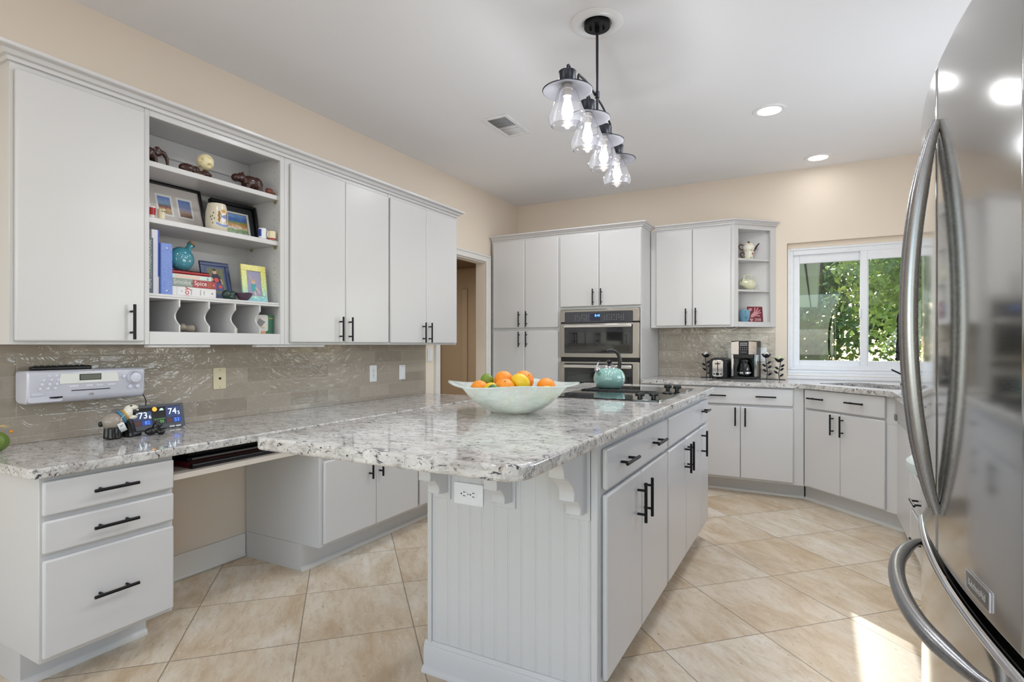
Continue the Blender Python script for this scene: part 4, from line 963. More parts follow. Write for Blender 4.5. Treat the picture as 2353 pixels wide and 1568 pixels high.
# ------------------------------------------------------------------ ornaments and books on the left shelves
RX90 = Matrix.Rotation(PI/2, 4, 'X')
def T(x, y, z): return Matrix.Translation((x, y, z))
wood = pm('dark_carved_wood', S(58, 30, 22), 0.22, var=0.25, scale=60)
def blob(parts):
    """parts: ('b', centre, radii) balls or ('t', points, radii) tubes merged into one sculpted surface"""
    b = B()
    for k_ in parts:
        if k_[0] == 'b': b.ball(k_[1], k_[2], 18, 12)
        else: b.tube(k_[1], k_[2], 12)
    return b
X0 = -2.665; za = 2.047
t = thing('elephant_figurine', 'dark carved elephant with raised trunk at left of the top shelf', 'figurine', (X0, 1.47, za))
o = obj('body', blob([('b', (X0, 1.452, za+0.048), (0.024, 0.034, 0.027)), ('b', (X0, 1.492, za+0.062), (0.018, 0.022, 0.021)),
    ('t', [(X0, 1.505, za+0.064), (X0, 1.522, za+0.062), (X0, 1.534, za+0.045), (X0, 1.538, za+0.022), (X0, 1.536, za+0.004)], [0.013, 0.011, 0.009, 0.007, 0.006]),
    ('t', [(X0+0.012, 1.438, za+0.04), (X0+0.013, 1.437, za+0.001)], [0.010, 0.010]), ('t', [(X0-0.012, 1.438, za+0.04), (X0-0.013, 1.437, za+0.001)], [0.010, 0.010]),
    ('t', [(X0+0.012, 1.474, za+0.04), (X0+0.013, 1.478, za+0.001)], [0.010, 0.010]), ('t', [(X0-0.012, 1.474, za+0.04), (X0-0.013, 1.478, za+0.001)], [0.010, 0.010])]), wood, t)
remesh(o, 0.003)
for sx_ in (1,): obj('ear', B().ball((X0+0.019, 1.482, za+0.062), (0.004, 0.016, 0.019), 14, 10), wood, t)
t = thing('carved_stand', 'dark carved elephant lying down, holding the ivory ball', 'figurine', (X0, 1.68, za))
o = obj('body', blob([('b', (X0, 1.632, za+0.024), (0.022, 0.042, 0.024)), ('b', (X0, 1.672, za+0.026), (0.019, 0.022, 0.021)), ('t', [(X0, 1.685, za+0.022), (X0, 1.712, za+0.012), (X0, 1.742, za+0.014), (X0, 1.752, za+0.026)], [0.014, 0.012, 0.011, 0.008]),
    ('t', [(X0+0.014, 1.66, za+0.010), (X0+0.018, 1.705, za+0.009)], [0.009, 0.008]), ('b', (X0, 1.722, za+0.020), (0.022, 0.024, 0.020)), ('t', [(X0+0.012, 1.61, za+0.010), (X0+0.022, 1.64, za+0.008)], [0.010, 0.008])]), wood, t)
remesh(o, 0.003)
bl = B(); R0 = 0.040; cpt = Vector((X0, 1.722, za+0.0805)); ph = (1+5**0.5)/2
dirs = [Vector(v).normalized() for v in [(0, 1, ph), (0, -1, ph), (0, 1, -ph), (0, -1, -ph), (1, ph, 0), (-1, ph, 0), (1, -ph, 0), (-1, -ph, 0), (ph, 0, 1), (ph, 0, -1), (-ph, 0, 1), (-ph, 0, -1)]]
rows = 64; sg = 96; vs = []
for i in range(rows+1):
    for j in range(sg):
        a = PI*i/rows; c_ = 2*PI*j/sg; d_ = Vector((math.sin(a)*math.cos(c_), math.sin(a)*math.sin(c_), math.cos(a)))
        m_ = max(d_.dot(q_) for q_ in dirs); w_ = min(1, max(0, (m_-0.966)/0.010))
        r_ = R0*(1-0.30*w_+0.012*math.sin(40*d_.x)*math.sin(40*d_.y+1)*math.sin(40*d_.z)*(1-w_)); vs.append(cpt+d_*r_)
bl.add(vs, [(i*sg+j, i*sg+(j+1) % sg, (i+1)*sg+(j+1) % sg, (i+1)*sg+j) for i in range(rows) for j in range(sg)])
bmesh.ops.remove_doubles(bl.bm, verts=bl.bm.verts[:], dist=1e-6)
tag(obj('puzzle_ball', bl, pm('ivory', S(232, 220, 178), 0.35), sharp=60), 'carved ivory ball with round holes on the top shelf', 'ornament')
X1 = -2.675
t = thing('hippo_figurine', 'dark carved hippo facing left on the top shelf', 'figurine', (X1, 1.96, za))
o = obj('body', blob([('b', (X1, 1.985, za+0.046), (0.034, 0.058, 0.036)), ('b', (X1, 2.015, za+0.046), (0.033, 0.040, 0.037)), ('b', (X1, 1.925, za+0.058), (0.023, 0.030, 0.024)), ('b', (X1, 1.897, za+0.052), (0.024, 0.024, 0.021)), ('b', (X1+0.012, 1.928, za+0.081), (0.006, 0.007, 0.009)), ('b', (X1-0.012, 1.928, za+0.081), (0.006, 0.007, 0.009)),
    ('t', [(X1+0.018, 1.955, za+0.03), (X1+0.018, 1.952, za+0.001)], [0.014, 0.013]), ('t', [(X1-0.018, 1.955, za+0.03), (X1-0.018, 1.952, za+0.001)], [0.014, 0.013]), ('t', [(X1+0.018, 2.025, za+0.03), (X1+0.018, 2.028, za+0.001)], [0.014, 0.013]), ('t', [(X1-0.018, 2.025, za+0.03), (X1-0.018, 2.028, za+0.001)], [0.014, 0.013])]), wood, t)
remesh(o, 0.0035)
X2 = -2.640
t = thing('hedgehog_figurine', 'small reddish brown spiky carving right of the hippo', 'figurine', (X2, 2.085, za))
red = pm('reddish_wood', S(112, 58, 38), 0.35, var=0.2, scale=80)
bb = blob([('b', (X2, 2.072, za+0.0155), (0.015, 0.020, 0.015)), ('b', (X2, 2.096, za+0.010), (0.009, 0.014, 0.0095))])
obj('body', bb, red, t)
b = B()
for i in range(7):
    for j in (-1, 0, 1): b.cyl((X2+j*0.007, 2.058+i*0.0055, za+0.026-abs(j)*0.003), (X2+j*0.010, 2.057+i*0.0055, za+0.036-abs(j)*0.004), 0.0024, 6, 0.0004)
o = obj('spines', b, red, t); o['kind'] = 'stuff'

def m_picture(name, stops, nscale, amt):
    k = N(name); tc = k.n('TexCoord'); sx = k.n('SeparateXYZ'); k.l(tc.outputs['Generated'], sx.inputs[0])
    n_ = k.noise(k.mapped(tc.outputs['Generated'], (1, 1, 1.3)), nscale, 4, 0.7, 0.6)
    v = k.math('ADD', sx.outputs[2], k.math('MULTIPLY', k.math('SUBTRACT', n_, 0.5), amt))
    k.l(k.ramp(v, stops), k.b.inputs['Base Color']); k.p(Roughness=0.35); return k.m
ART_A = m_picture('harbor_print', [(0.0, S(176, 150, 120)), (0.25, S(196, 170, 130)), (0.4, S(150, 70, 60)), (0.5, S(110, 130, 140)), (0.62, S(150, 175, 205)), (0.9, S(120, 145, 205))], 6, 0.5)
ART_B = m_picture('sea_print', [(0.0, S(120, 96, 84)), (0.25, S(170, 140, 120)), (0.4, S(150, 150, 170)), (0.6, S(140, 160, 205)), (0.9, S(110, 135, 195))], 7, 0.45)
ART_C = m_picture('hillside_print', [(0.0, S(226, 230, 226)), (0.22, S(120, 160, 90)), (0.35, S(236, 226, 206)), (0.5, S(206, 140, 60)), (0.64, S(90, 140, 90)), (0.74, S(80, 120, 200)), (0.95, S(130, 170, 226))], 6, 0.55)
def frame(label, base, yaw, w, h, d, lean, border, fmat, inner, name='picture_frame', prof=0.0):
    """base: centre of the bottom edge; faces +x turned by yaw; inner(builder callbacks) in the leaning local frame"""
    t = thing(name, label, 'picture frame', base, PI/2+yaw)
    L_ = Matrix.Rotation(-lean, 4, 'X')
    def mk(nm, b, m, par=t, **kw): b.xf(L_); return obj(nm, b, m, par, world=False, **kw)
    b = B(); e = border
    b.box(-w/2, w/2, -d, 0, 0, e); b.box(-w/2, w/2, -d, 0, h-e, h); b.box(-w/2, -w/2+e, -d, 0, e, h-e); b.box(w/2-e, w/2, -d, 0, e, h-e)
    mk('frame', b, fmat, bevel=0.002)
    b = B(); b.box(-w/2+e*0.8, w/2-e*0.8, -0.004, -0.0005, e*0.8, h-e*0.8); mk('backing', b, memo(60, 55, 50))
    inner(mk, w, h, e)
    return t
def quad(x0, x1, z0, z1, y): return B().box(x0, x1, y-0.0006, y, z0, z1)
def inner_large(mk, w, h, e):
    mk('mat_board', quad(-w/2+e, w/2-e, e, h-e, -0.0042), memo(206, 200, 196, 0.6))
    for xc, art in ((-0.118, ART_B), (-0.012, ART_A), (0.088, ART_B)):
        mk('print_border', quad(xc-0.040, xc+0.040, 0.058, 0.172, -0.0050), memo(232, 232, 232, 0.5))
        mk('print', quad(xc-0.030, xc+0.030, 0.068, 0.160, -0.0057), art)
frame('large black picture frame with a row of small prints on the middle shelf', (-2.780, 1.618, 1.7955), -0.03, 0.362, 0.232, 0.016, 0.30, 0.012, pm('black_frame', S(16, 16, 17), 0.3), inner_large)
def inner_tile(mk, w, h, e):
    mk('mat_board', quad(-w/2+e, w/2-e, e, h-e, -0.0042), memo(52, 54, 58, 0.6))
    mk('print_border', quad(-w/2+e+0.022, w/2-e-0.026, e+0.001, h-e-0.030, -0.0050), memo(236, 234, 230, 0.5))
    mk('art_edge', quad(-w/2+e+0.030, w/2-e-0.040, e+0.008, h-e-0.040, -0.0056), memo(60, 52, 44, 0.5))
    mk('art', quad(-w/2+e+0.033, w/2-e-0.043, e+0.011, h-e-0.043, -0.0062), ART_C)
    b = B()
    for xx in (-0.045, 0.010): b.box(xx-0.0006, xx+0.0006, -0.0068, -0.0063, e+0.011, h-e-0.043)
    mk('tile_joints', b, memo(60, 52, 44, 0.5))
frame('black box frame with a painted hillside village, right end of middle shelf', (-2.795, 1.982, 1.7955), -0.03, 0.265, 0.205, 0.030, 0.22, 0.014, pm('black_frame2', S(18, 18, 20), 0.35), inner_tile)
# stein
sxp, syp = -2.675, 1.790
t = thing('beer_stein', 'cream ceramic stein with a blue HB crest', 'stein', (sxp, syp, 1.7955), PI/2-0.25)
cer = pm('cream_ceramic', S(214, 206, 186), 0.2)
obj('body', B().lathe([(0, 0), (0.046, 0), (0.050, 0.006), (0.052, 0.04), (0.051, 0.09), (0.044, 0.128), (0.041, 0.138), (0.038, 0.138), (0.038, 0.012), (0, 0.012)], (0, 0, 0), 48), cer, t, world=False)
obj('handle', B().tube([(-0.010, 0.042, 0.115), (-0.016, 0.061, 0.118), (-0.020, 0.074, 0.10), (-0.021, 0.076, 0.06), (-0.018, 0.067, 0.035), (-0.012, 0.048, 0.03)], 0.008, 12), cer, t, world=False)
def on_cyl(r, a, z, dr=0.0008): return ((r+dr)*math.sin(a), -(r+dr)*math.cos(a), z)
b = B(); cr = 0.0515; ca = 0.30
def shield(b, ca, zc, sa, sz, n=20, dr=0.0008):
    pts = [on_cyl(cr-0.0005, ca, zc, dr+0.0006)]
    ring = []
    for i in range(n):
        a = 2*PI*i/n; ring.append(on_cyl(cr-0.0005, ca+sa*math.cos(a), zc+sz*math.sin(a)*(1.15 if math.sin(a) < 0 else 1), dr))
    b.add(pts+ring, [(0, 1+i, 1+(i+1) % n) for i in range(n)])
shield(b, ca, 0.066, 0.30, 0.023); cs = obj('crest', b, memo(228, 232, 240, 0.3), t, world=False)
b = B()
for dx_, ch in ((-0.0, 'HB'),):
    b.text(ch, 0.026, Matrix.Rotation(ca, 4, 'Z') @ T(dx_, -0.0552, 0.069) @ RX90, 0.0003)
obj('crest_letters', b, memo(50, 80, 170, 0.4), cs, world=False)
b = B()
for sd in (-1, 1):
    for i in range(7): shield(b, ca+sd*(0.42+0.05*math.sin(i*2.1)), 0.045+0.0075*i, 0.10, 0.007, 8, 0.0007)
obj('crest_lions', b, memo(150, 110, 50, 0.4), cs, world=False)
b = B(); shield(b, ca, 0.098, 0.20, 0.008, 12); obj('crest_crown', b, memo(206, 150, 60, 0.4), cs, world=False)
b = B()
for i in range(9): shield(b, ca-0.62+i*0.155, 0.036-0.010*math.cos((i-4)*0.35), 0.085, 0.0055, 8, 0.0009)
obj('crest_ribbon', b, memo(120, 150, 215, 0.4), cs, world=False)
b = B()
for i, (a_, z_) in enumerate(((-0.72, 0.07), (-0.80, 0.052), (-0.62, 0.085), (-0.9, 0.066), (-0.7, 0.035), (-0.55, 0.058))): shield(b, a_, z_, 0.06, 0.005, 8, 0.0007)
obj('crest_leaves', b, memo(110, 110, 60, 0.4), cs, world=False)
def mug(label, c, r, h, mats, yaw, name='mug', band=None, taper=1.0, wall=0.003, hr=0.0):
    t = thing(name, label, 'mug', c, yaw); hr = hr or r*0.12
    obj('body', B().lathe([(0, 0), (r*taper*0.96, 0), (r*taper, 0.002), (r, h), (r-wall, h), (r*taper-wall, 0.005), (0, 0.005)], (0, 0, 0), 36), mats[0], t, world=False)
    obj('handle', B().tube([(-r*0.95, 0, h*0.82), (-r*1.35, 0, h*0.84), (-r*1.6, 0, h*0.62), (-r*1.5, 0, h*0.34), (-r*0.95*max(taper, .9), 0, h*0.2)], hr, 10), mats[0], t, world=False)
    return t
m_ = mug('tiny white and blue mug on the middle shelf', (-2.640, 2.030, 1.7955), 0.0195, 0.056, [pm('mug_white', S(226, 228, 234), 0.2)], -PI/2-0.3)
b = B(); n = 16; vs = []
for i in range(n+1): a = -0.5+1.5*i/n; vs += [(0.0199*math.cos(a), 0.0199*math.sin(a), 0.012), (0.0201*math.cos(a), 0.0201*math.sin(a), 0.050)]
b.add(vs, [(2*i, 2*i+2, 2*i+3, 2*i+1) for i in range(n)]); bd = obj('blue_panel', b, memo(46, 76, 168, 0.3), m_, world=False)
m_ = mug('tiny cream mug with a red bottom band, rightmost on middle shelf', (-2.632, 2.083, 1.7955), 0.021, 0.048, [pm('mug_cream', S(226, 214, 178), 0.25)], PI/2+0.2)
obj('red_band', B().lathe([(0.0213, 0.001), (0.0215, 0.010), (0.0213, 0.010), (0.0211, 0.001)], (0, 0, 0), 30), memo(150, 40, 40), m_, world=False)
b = B(); b.text('Bonn', 0.013, Matrix.Rotation(0.0, 4, 'Z') @ T(0, 0, 0) @ Matrix.Rotation(-PI/2-0.2+0.35+PI/2, 4, 'Z') @ T(0, -0.0216, 0.038) @ RX90, 0.0003)
b.bm.free(); b = None
t = thing('shot_glass', 'tiny cream cup with dark writing, left end of the middle shelf', 'cup', (-2.635, 1.494, 1.7955), PI/2)
obj('body', B().lathe([(0, 0), (0.0145, 0), (0.0165, 0.045), (0.0150, 0.045), (0.013, 0.005), (0, 0.005)], (0, 0, 0), 28), pm('cup_cream', S(222, 212, 180), 0.25), t, world=False)
b = B(); b.text('Gers', 0.013, T(0.002, -0.0168, 0.036) @ RX90, 0.0002); obj('lettering', b, memo(60, 50, 40), t, world=False)
t = thing('small_cup', 'tiny red and white cup half hidden at the left of the middle shelf', 'cup', (-2.650, 1.458, 1.7955), PI/2)
obj('body', B().lathe([(0, 0), (0.014, 0), (0.0165, 0.052), (0.0150, 0.052), (0.0125, 0.005), (0, 0.005)], (0, 0, 0), 28), memo(226, 222, 220, 0.25), t, world=False)
obj('red_panel', B().lathe([(0.0151, 0.014), (0.0166, 0.046), (0.0164, 0.046), (0.0149, 0.014)], (0, 0, 0), 28), memo(170, 36, 40, 0.3), t, world=False)

# books: lying (spine towards the room) and standing
zc_ = 1.4525
def book_lying(name, label, yc, w, z0, h, depth, xs, cover, extras=None, rot=0.0):
    t = thing(name, label, 'book', (xs, yc, z0), PI/2+rot)
    b = B(); b.box(-w/2, w/2, 0.003, depth, 0, 0.0025); b.box(-w/2, w/2, 0.003, depth, h-0.0025, h); b.box(-w/2, w/2, 0.0, 0.003, 0, h)
    obj('cover', b, cover, t, world=False, bevel=0.001, seg=1)
    obj('pages', B().box(-w/2+0.003, w/2-0.003, 0.0034, depth-0.004, 0.0027, h-0.0027), memo(228, 220, 204, 0.7), t, world=False)
    if extras: extras(t, w, h)
    return t
def sp_text(t, txt, size, x, z, m, rot=0.0, nm='spine_text'):
    obj(nm, B().text(txt, size, T(x, -0.0004, z) @ RX90 @ Matrix.Rotation(rot, 4, 'Z'), 0.0003), m, t, world=False)
def ex_joy(t, w, h):
    obj('spine_border', B().box(-0.0865, -0.0855, -0.0005, -0.0001, 0.002, h-0.002), memo(170, 170, 170), t, world=False)
    sp_text(t, 'joy', 0.040, -0.040, h/2, memo(196, 40, 48), PI/2); sp_text(t, 'of', 0.009, -0.062, h/2, memo(110, 90, 90), PI/2); sp_text(t, 'Cooking', 0.008, -0.016, h/2, memo(110, 110, 120), PI/2)
    sp_text(t, 'ROMBAUER', 0.0055, 0.030, h/2, memo(110, 110, 115), PI/2); sp_text(t, 'BECKER', 0.0055, 0.048, h/2, memo(120, 120, 125), PI/2)
    obj('spine_mark', B().box(0.088, 0.094, -0.0005, -0.0001, h/2-0.003, h/2+0.003), memo(70, 70, 80), t, world=False)
book_lying('cookbook', 'thick white cookbook with red JOY at the bottom of the pile', 1.660, 0.222, zc_, 0.046, 0.17, -2.652, memo(224, 222, 222, 0.3), ex_joy)
def ex_smoke(t, w, h):
    obj('spine_half', B().box(-w/2+0.0005, -0.012, -0.0006, -0.0001, 0.0006, h-0.0006), memo(136, 150, 142, 0.35), t, world=False)
    sp_text(t, 'Smoke', 0.032, -0.062, h*0.55, memo(214, 216, 206)); sp_text(t, '&', 0.018, -0.016, h*0.5, memo(70, 80, 76)); sp_text(t, 'Spice', 0.031, 0.028, h*0.56, memo(240, 230, 226))
    sp_text(t, 'JAMISON', 0.0065, 0.070, h*0.5, memo(220, 160, 80), PI/2); sp_text(t, 'CHERYL', 0.0065, 0.079, h*0.5, memo(220, 160, 80), PI/2)
    obj('spine_mark', B().box(0.092, 0.100, -0.0005, -0.0001, h/2-0.005, h/2+0.005), memo(206, 120, 120), t, world=False)
book_lying('cookbook', 'Smoke & Spice cookbook, half grey green and half red spine', 1.662, 0.222, zc_+0.0465, 0.037, 0.165, -2.652, memo(160, 44, 52, 0.32), ex_smoke)
def ex_teal(t, w, h):
    obj('spine_panel', B().box(-w/2+0.022, w/2-0.062, -0.0005, -0.0001, 0.004, h-0.004), memo(232, 204, 190), t, world=False)
    obj('spine_mark', B().box(w/2-0.024, w/2-0.016, -0.0005, -0.0001, 0.004, h-0.006), memo(110, 176, 166), t, world=False)
book_lying('cookbook', 'thin pale mint book under the red ring binder', 1.652, 0.200, zc_+0.0840, 0.022, 0.15, -2.660, memo(206, 224, 218, 0.35), ex_teal)
t = thing('spiral_book', 'red spiral bound book on top of the book pile', 'book', (-2.664, 1.650, zc_+0.1065), PI/2)
obj('cover', B().prism([(0.0, 0.009)]+[(0.010-0.010*math.cos(a), 0.009+0.009*math.sin(a)) for a in (0.4, 0.8, 1.2, PI/2)]+[(0.15, 0.018), (0.15, 0.0), (0.010, 0.0)]+[(0.010-0.010*math.cos(a), 0.009-0.009*math.sin(a)) for a in (1.2, 0.8, 0.4)], 'x', -0.098, 0.096), pm('red_cover', S(160, 22, 28), 0.25), t, world=False)
b = B()
for i in range(22): b.tube(arc((-0.094+i*0.0088, 0.010, 0.012), 0.0085, 20, 175, 8, 'yz'), 0.0012, 5)
o = obj('spiral', b, memo(46, 20, 22, 0.4), t, world=False)
# bottle lying flat disc flask tilted
t = thing('flask_bottle', 'round turquoise glass flask with a cork on the book pile', 'bottle', (-2.735, 1.645, zc_+0.125), PI/2)
k = N('turquoise_glass'); k.p(Roughness=0.05); k.b.inputs['Base Color'].default_value = S(78, 168, 188); k.b.inputs['Transmission Weight'].default_value = 0.35; k.b.inputs['Coat Weight'].default_value = 0.6
tq = k.m
tilt = Matrix.Rotation(0.55, 4, 'Y')
b = B(); b.lathe([(0, -0.034), (0.030, -0.033), (0.052, -0.022), (0.0615, 0.0), (0.052, 0.022), (0.030, 0.033), (0, 0.034)], (0, 0, 0), 44, RX90)
b.tube([tilt @ Vector((0, 0, 0.050)), tilt @ Vector((0, 0, 0.068)), tilt @ Vector((0, 0, 0.088)), tilt @ Vector((0, 0, 0.091))], [0.020, 0.0145, 0.0145, 0.020], 24)
b.xf(T(0, 0, 0.0625)); obj('body', b, tq, t, world=False, sharp=50)
b = B().tube([tilt @ Vector((0, 0, 0.0915)), tilt @ Vector((0, 0, 0.104))], [0.0155, 0.0165], 20); b.xf(T(0, 0, 0.0625)); obj('cork', b, pm('cork', S(170, 126, 84), 0.8, var=0.2, scale=200), t, world=False)
b = B().text('Carmel', 0.018, T(0.004, -0.0345, 0.055) @ RX90, 0.0002); b.bm.free()
def book_standing(name, label, y0, y1, x0, x1, h, cover, spine=None):
    t = thing(name, label, 'book', ((x0+x1)/2, (y0+y1)/2, zc_))
    b = B(); b.box(x0, x1, y0, y0+0.002, zc_, zc_+h); b.box(x0, x1, y1-0.002, y1, zc_, zc_+h); b.box(x1-0.0022, x1, y0+0.002, y1-0.002, zc_, zc_+h)
    obj('cover', b, cover, t, bevel=0.0008, seg=1)
    obj('pages', B().box(x0+0.004, x1-0.0026, y0+0.0024, y1-0.0024, zc_+0.003, zc_+h-0.003), memo(226, 222, 214, 0.7), t)
    return t
t = book_standing('tall_book', 'dark slate book with pale spine lettering, leftmost on the lower shelf', 1.424, 1.450, -2.83, -2.622, 0.250, memo(64, 80, 92, 0.35))
R2 = Matrix.Rotation(PI/2, 4, 'Z') @ RX90 @ Matrix.Rotation(PI/2, 4, 'Z')
obj('spine_text', B().text('TRADITIONAL', 0.016, T(-2.6216, 1.437, zc_+0.19) @ R2, 0.0003), memo(196, 204, 206), t)
obj('spine_text', B().text('HOME COOKING', 0.016, T(-2.6216, 1.437, zc_+0.085) @ R2, 0.0003), memo(190, 198, 200), t)
t = book_standing('tall_book', 'tall white book with a blue edge beside the blue binder', 1.4525, 1.486, -2.86, -2.640, 0.292, memo(216, 216, 226, 0.4))
obj('spine_edge', B().box(-2.6398, -2.6390, 1.480, 1.486, zc_+0.08, zc_+0.292), memo(58, 84, 176, 0.4), t)
t = book_standing('ring_binder', 'periwinkle blue binder with a flecked spine and white rivets', 1.4885, 1.5405, -2.86, -2.630, 0.236, memo(120, 146, 214, 0.45))
b = B()
for i in range(90): 
    yy = 1.492+0.045*random.random(); zz = zc_+0.004+0.226*random.random(); b.box(-2.6299, -2.6296, yy, yy+0.0035*random.random()+0.001, zz, zz+0.0022)
o = obj('spine_flecks', b, memo(84, 108, 186), t); o['kind'] = 'stuff'
for zz in (0.018, 0.214): obj('rivet', B().lathe([(0.0035, 0), (0.003, 0.0015), (0, 0.002)], (-2.6298, 1.5145, zc_+zz), 14, Matrix.Rotation(PI/2, 4, 'Y')), memo(236, 232, 220, 0.3), t)
# photo frames
def poly2(b, pts, y, mi): b.mi = mi; b.add([(p[0], y, p[1]) for p in pts], [tuple(range(len(pts)))])
def ell(cx, cz, rx, rz, n=16): return [(cx+rx*math.cos(2*PI*i/n), cz+rz*math.sin(2*PI*i/n)) for i in range(n)]
def inner_boy(mk, w, h, e):
    mk('inner_lip', B().box(-w/2+e, w/2-e, -0.008, -0.0042, e, h-e), memo(44, 66, 112, 0.35))
    b = B(); x0, x1, z0, z1 = -w/2+e+0.012, w/2-e-0.012, e+0.012, h-e-0.012
    poly2(b, [(x0, z0), (x1, z0), (x1, z1), (x0, z1)], -0.0084, 0)
    cx = 0.0
    poly2(b, [(cx-0.026, z0+0.085), (cx-0.018, z0+0.103), (cx+0.012, z0+0.106), (cx+0.026, z0+0.085), (cx+0.026, z0+0.055), (cx-0.018, z0+0.055)], -0.0087, 1)
    poly2(b, ell(cx-0.004, z0+0.118, 0.011, 0.014), -0.0090, 2); poly2(b, ell(cx-0.005, z0+0.127, 0.0115, 0.007), -0.0092, 3)
    poly2(b, [(cx-0.022, z0+0.058), (cx+0.022, z0+0.058), (cx+0.036, z0+0.030), (cx+0.030, z0+0.012), (cx-0.020, z0+0.012)], -0.0088, 4)
    poly2(b, ell(cx+0.0, z0+0.072, 0.013, 0.012), -0.0093, 5); poly2(b, ell(cx-0.024, z0+0.074, 0.008, 0.010), -0.0094, 2); poly2(b, [(cx+0.020, z0+0.080), (cx+0.027, z0+0.078), (cx+0.034, z0+0.052), (cx+0.028, z0+0.050)], -0.0094, 2)
    poly2(b, ell(cx+0.016, z0+0.036, 0.010, 0.010), -0.0095, 5)
    mk('photo_print', b, [memo(104, 108, 78), memo(34, 36, 62), memo(212, 166, 140), memo(60, 46, 38), memo(70, 78, 128), memo(214, 74, 66)])
frame('dark blue photo frame of a kneeling boy in a navy shirt', (-2.725, 1.833, zc_+0.0005), -0.05, 0.155, 0.205, 0.012, 0.26, 0.022, pm('navy_frame', S(36, 54, 96), 0.3, var=0.2), inner_boy, 'photo_frame')
def inner_girl(mk, w, h, e):
    b = B(); x0, x1, z0, z1 = -w/2+e, w/2-e, e, h-e
    poly2(b, [(x0, z0), (x1, z0), (x1, z1), (x0, z1)], -0.0045, 0)
    for i in range(9): xx = x0+(x1-x0)*(i+0.5)/9; poly2(b, [(xx, z0), (xx+0.0012, z0), (xx+0.0012, z1), (xx, z1)], -0.0048, 1)
    poly2(b, ell(-0.002, z0+0.076, 0.0085, 0.011), -0.0052, 2); poly2(b, ell(-0.001, z0+0.084, 0.0095, 0.007), -0.0054, 3)
    poly2(b, [(-0.012, z0+0.066), (0.008, z0+0.066), (0.014, z0+0.044), (0.010, z0+0.022), (-0.016, z0+0.024), (-0.020, z0+0.046)], -0.0053, 4)
    poly2(b, [(-0.014, z0+0.066), (-0.010, z0+0.068), (-0.020, z0+0.112), (-0.024, z0+0.111)], -0.0055, 2)
    poly2(b, [(0.004, z0+0.044), (0.010, z0+0.050), (0.036, z0+0.018), (0.031, z0+0.012)], -0.0055, 2); poly2(b, [(-0.004, z0+0.026), (0.006, z0+0.026), (0.010, z0+0.002), (0.0, z0+0.002)], -0.0055, 2)
    mk('photo_print', b, [memo(158, 154, 182), memo(130, 126, 156), memo(214, 178, 160), memo(190, 160, 110), memo(70, 156, 166)])
def m_glitter():
    k = N('glitter_frame'); tc = k.n('TexCoord'); sx = k.n('SeparateXYZ'); k.l(tc.outputs['Generated'], sx.inputs[0])
    c = k.ramp(sx.outputs[2], [(0.05, S(130, 196, 206)), (0.45, S(198, 216, 140)), (0.95, S(226, 214, 120))])
    v = k.n('TexVoronoi'); k.l(tc.outputs['Object'], v.inputs['Vector']); v.inputs['Scale'].default_value = 260
    c2 = k.mix(k.ramp(v.outputs['Color'], [(0.80, BBLACK), (0.86, BWHITE)]), c, S(250, 250, 240))
    k.l(c2, k.b.inputs['Base Color']); k.p(Roughness=0.25); return k.m
frame('yellow glitter photo frame with a girl in a teal outfit', (-2.672, 2.008, zc_+0.0005), -0.02, 0.150, 0.200, 0.010, 0.12, 0.032, m_glitter(), inner_girl, 'photo_frame')
g1 = pm('dark_green_stone', S(34, 58, 52), 0.25, var=0.3, scale=80)
X3, Y3 = -2.640, 1.830
t = thing('stone_figurine', 'small dark green stone animal in front of the blue photo frame', 'figurine', (X3, Y3, zc_))
o = obj('body', blob([('b', (X3, Y3-0.012, zc_+0.024), (0.020, 0.022, 0.024)), ('b', (X3, Y3+0.020, zc_+0.030), (0.014, 0.020, 0.014)), ('b', (X3, Y3+0.012, zc_+0.012), (0.018, 0.030, 0.012)), ('b', (X3+0.004, Y3+0.030, zc_+0.040), (0.006, 0.008, 0.006))]), g1, t); remesh(o, 0.003)
b = B(); n = 28; rows = []
pv = pm('plum_bowl', S(84, 62, 82), 0.35, var=0.15)
for r_, z_ in ((0.014, 0.0), (0.024, 0.008), (0.034, 0.024), (0.040, 0.038), (0.038, 0.038), (0.031, 0.024), (0.02, 0.011), (0.0, 0.009)):
    rows.append([(r_*math.cos(2*PI*i/n)*1.0, r_*math.sin(2*PI*i/n)*1.15, z_+(0.002*math.cos(6*PI*i/n) if z_ > 0.03 else 0)) for i in range(n)])
vs = [p for r_ in rows for p in r_]; b.add(vs, [(i*n+j, i*n+(j+1) % n, (i+1)*n+(j+1) % n, (i+1)*n+j) for i in range(len(rows)-1) for j in range(n)]+[tuple(range(n))[::-1]])
bmesh.ops.remove_doubles(b.bm, verts=b.bm.verts[:], dist=1e-6)
b.xf(T(-2.636, 1.915, zc_+0.0003)); tag(obj('small_bowl', b, pv), 'small plum coloured bowl in front of the photo frames', 'bowl')
# things in the cubbies
zq = 1.2806
b = B()
for i in range(7): b.ball((-2.69+0.014*math.sin(i*1.7), 1.602+0.012*i, zq+0.022+0.003*math.sin(i)), (0.022, 0.016, 0.014+0.003*(i % 3)), 10, 7)
o = obj('stone', b, pm('striped_stone', S(150, 140, 126), 0.3, var=0.45, scale=70)); remesh(o, 0.004, 3)
tag(o, 'rough striped stone lying in the second mail cubby', 'stone')
b = B().lathe([(0, 0), (0.017, 0), (0.019, 0.004), (0.019, 0.026), (0.016, 0.028), (0, 0.028)], (-2.660, 1.872, zq), 24); tag(obj('small_jar', b, memo(206, 206, 180, 0.3)), 'small pale green jar in the fourth mail cubby', 'jar')
t = thing('card_box', 'green and white packet standing in the right mail cubby', 'packet', (-2.66, 2.06, zq), PI/2-0.25)
obj('box', B().box(-0.055, 0.048, 0.0, 0.014, 0, 0.105), memo(40, 100, 70, 0.4), t, world=False, bevel=0.001, seg=1)
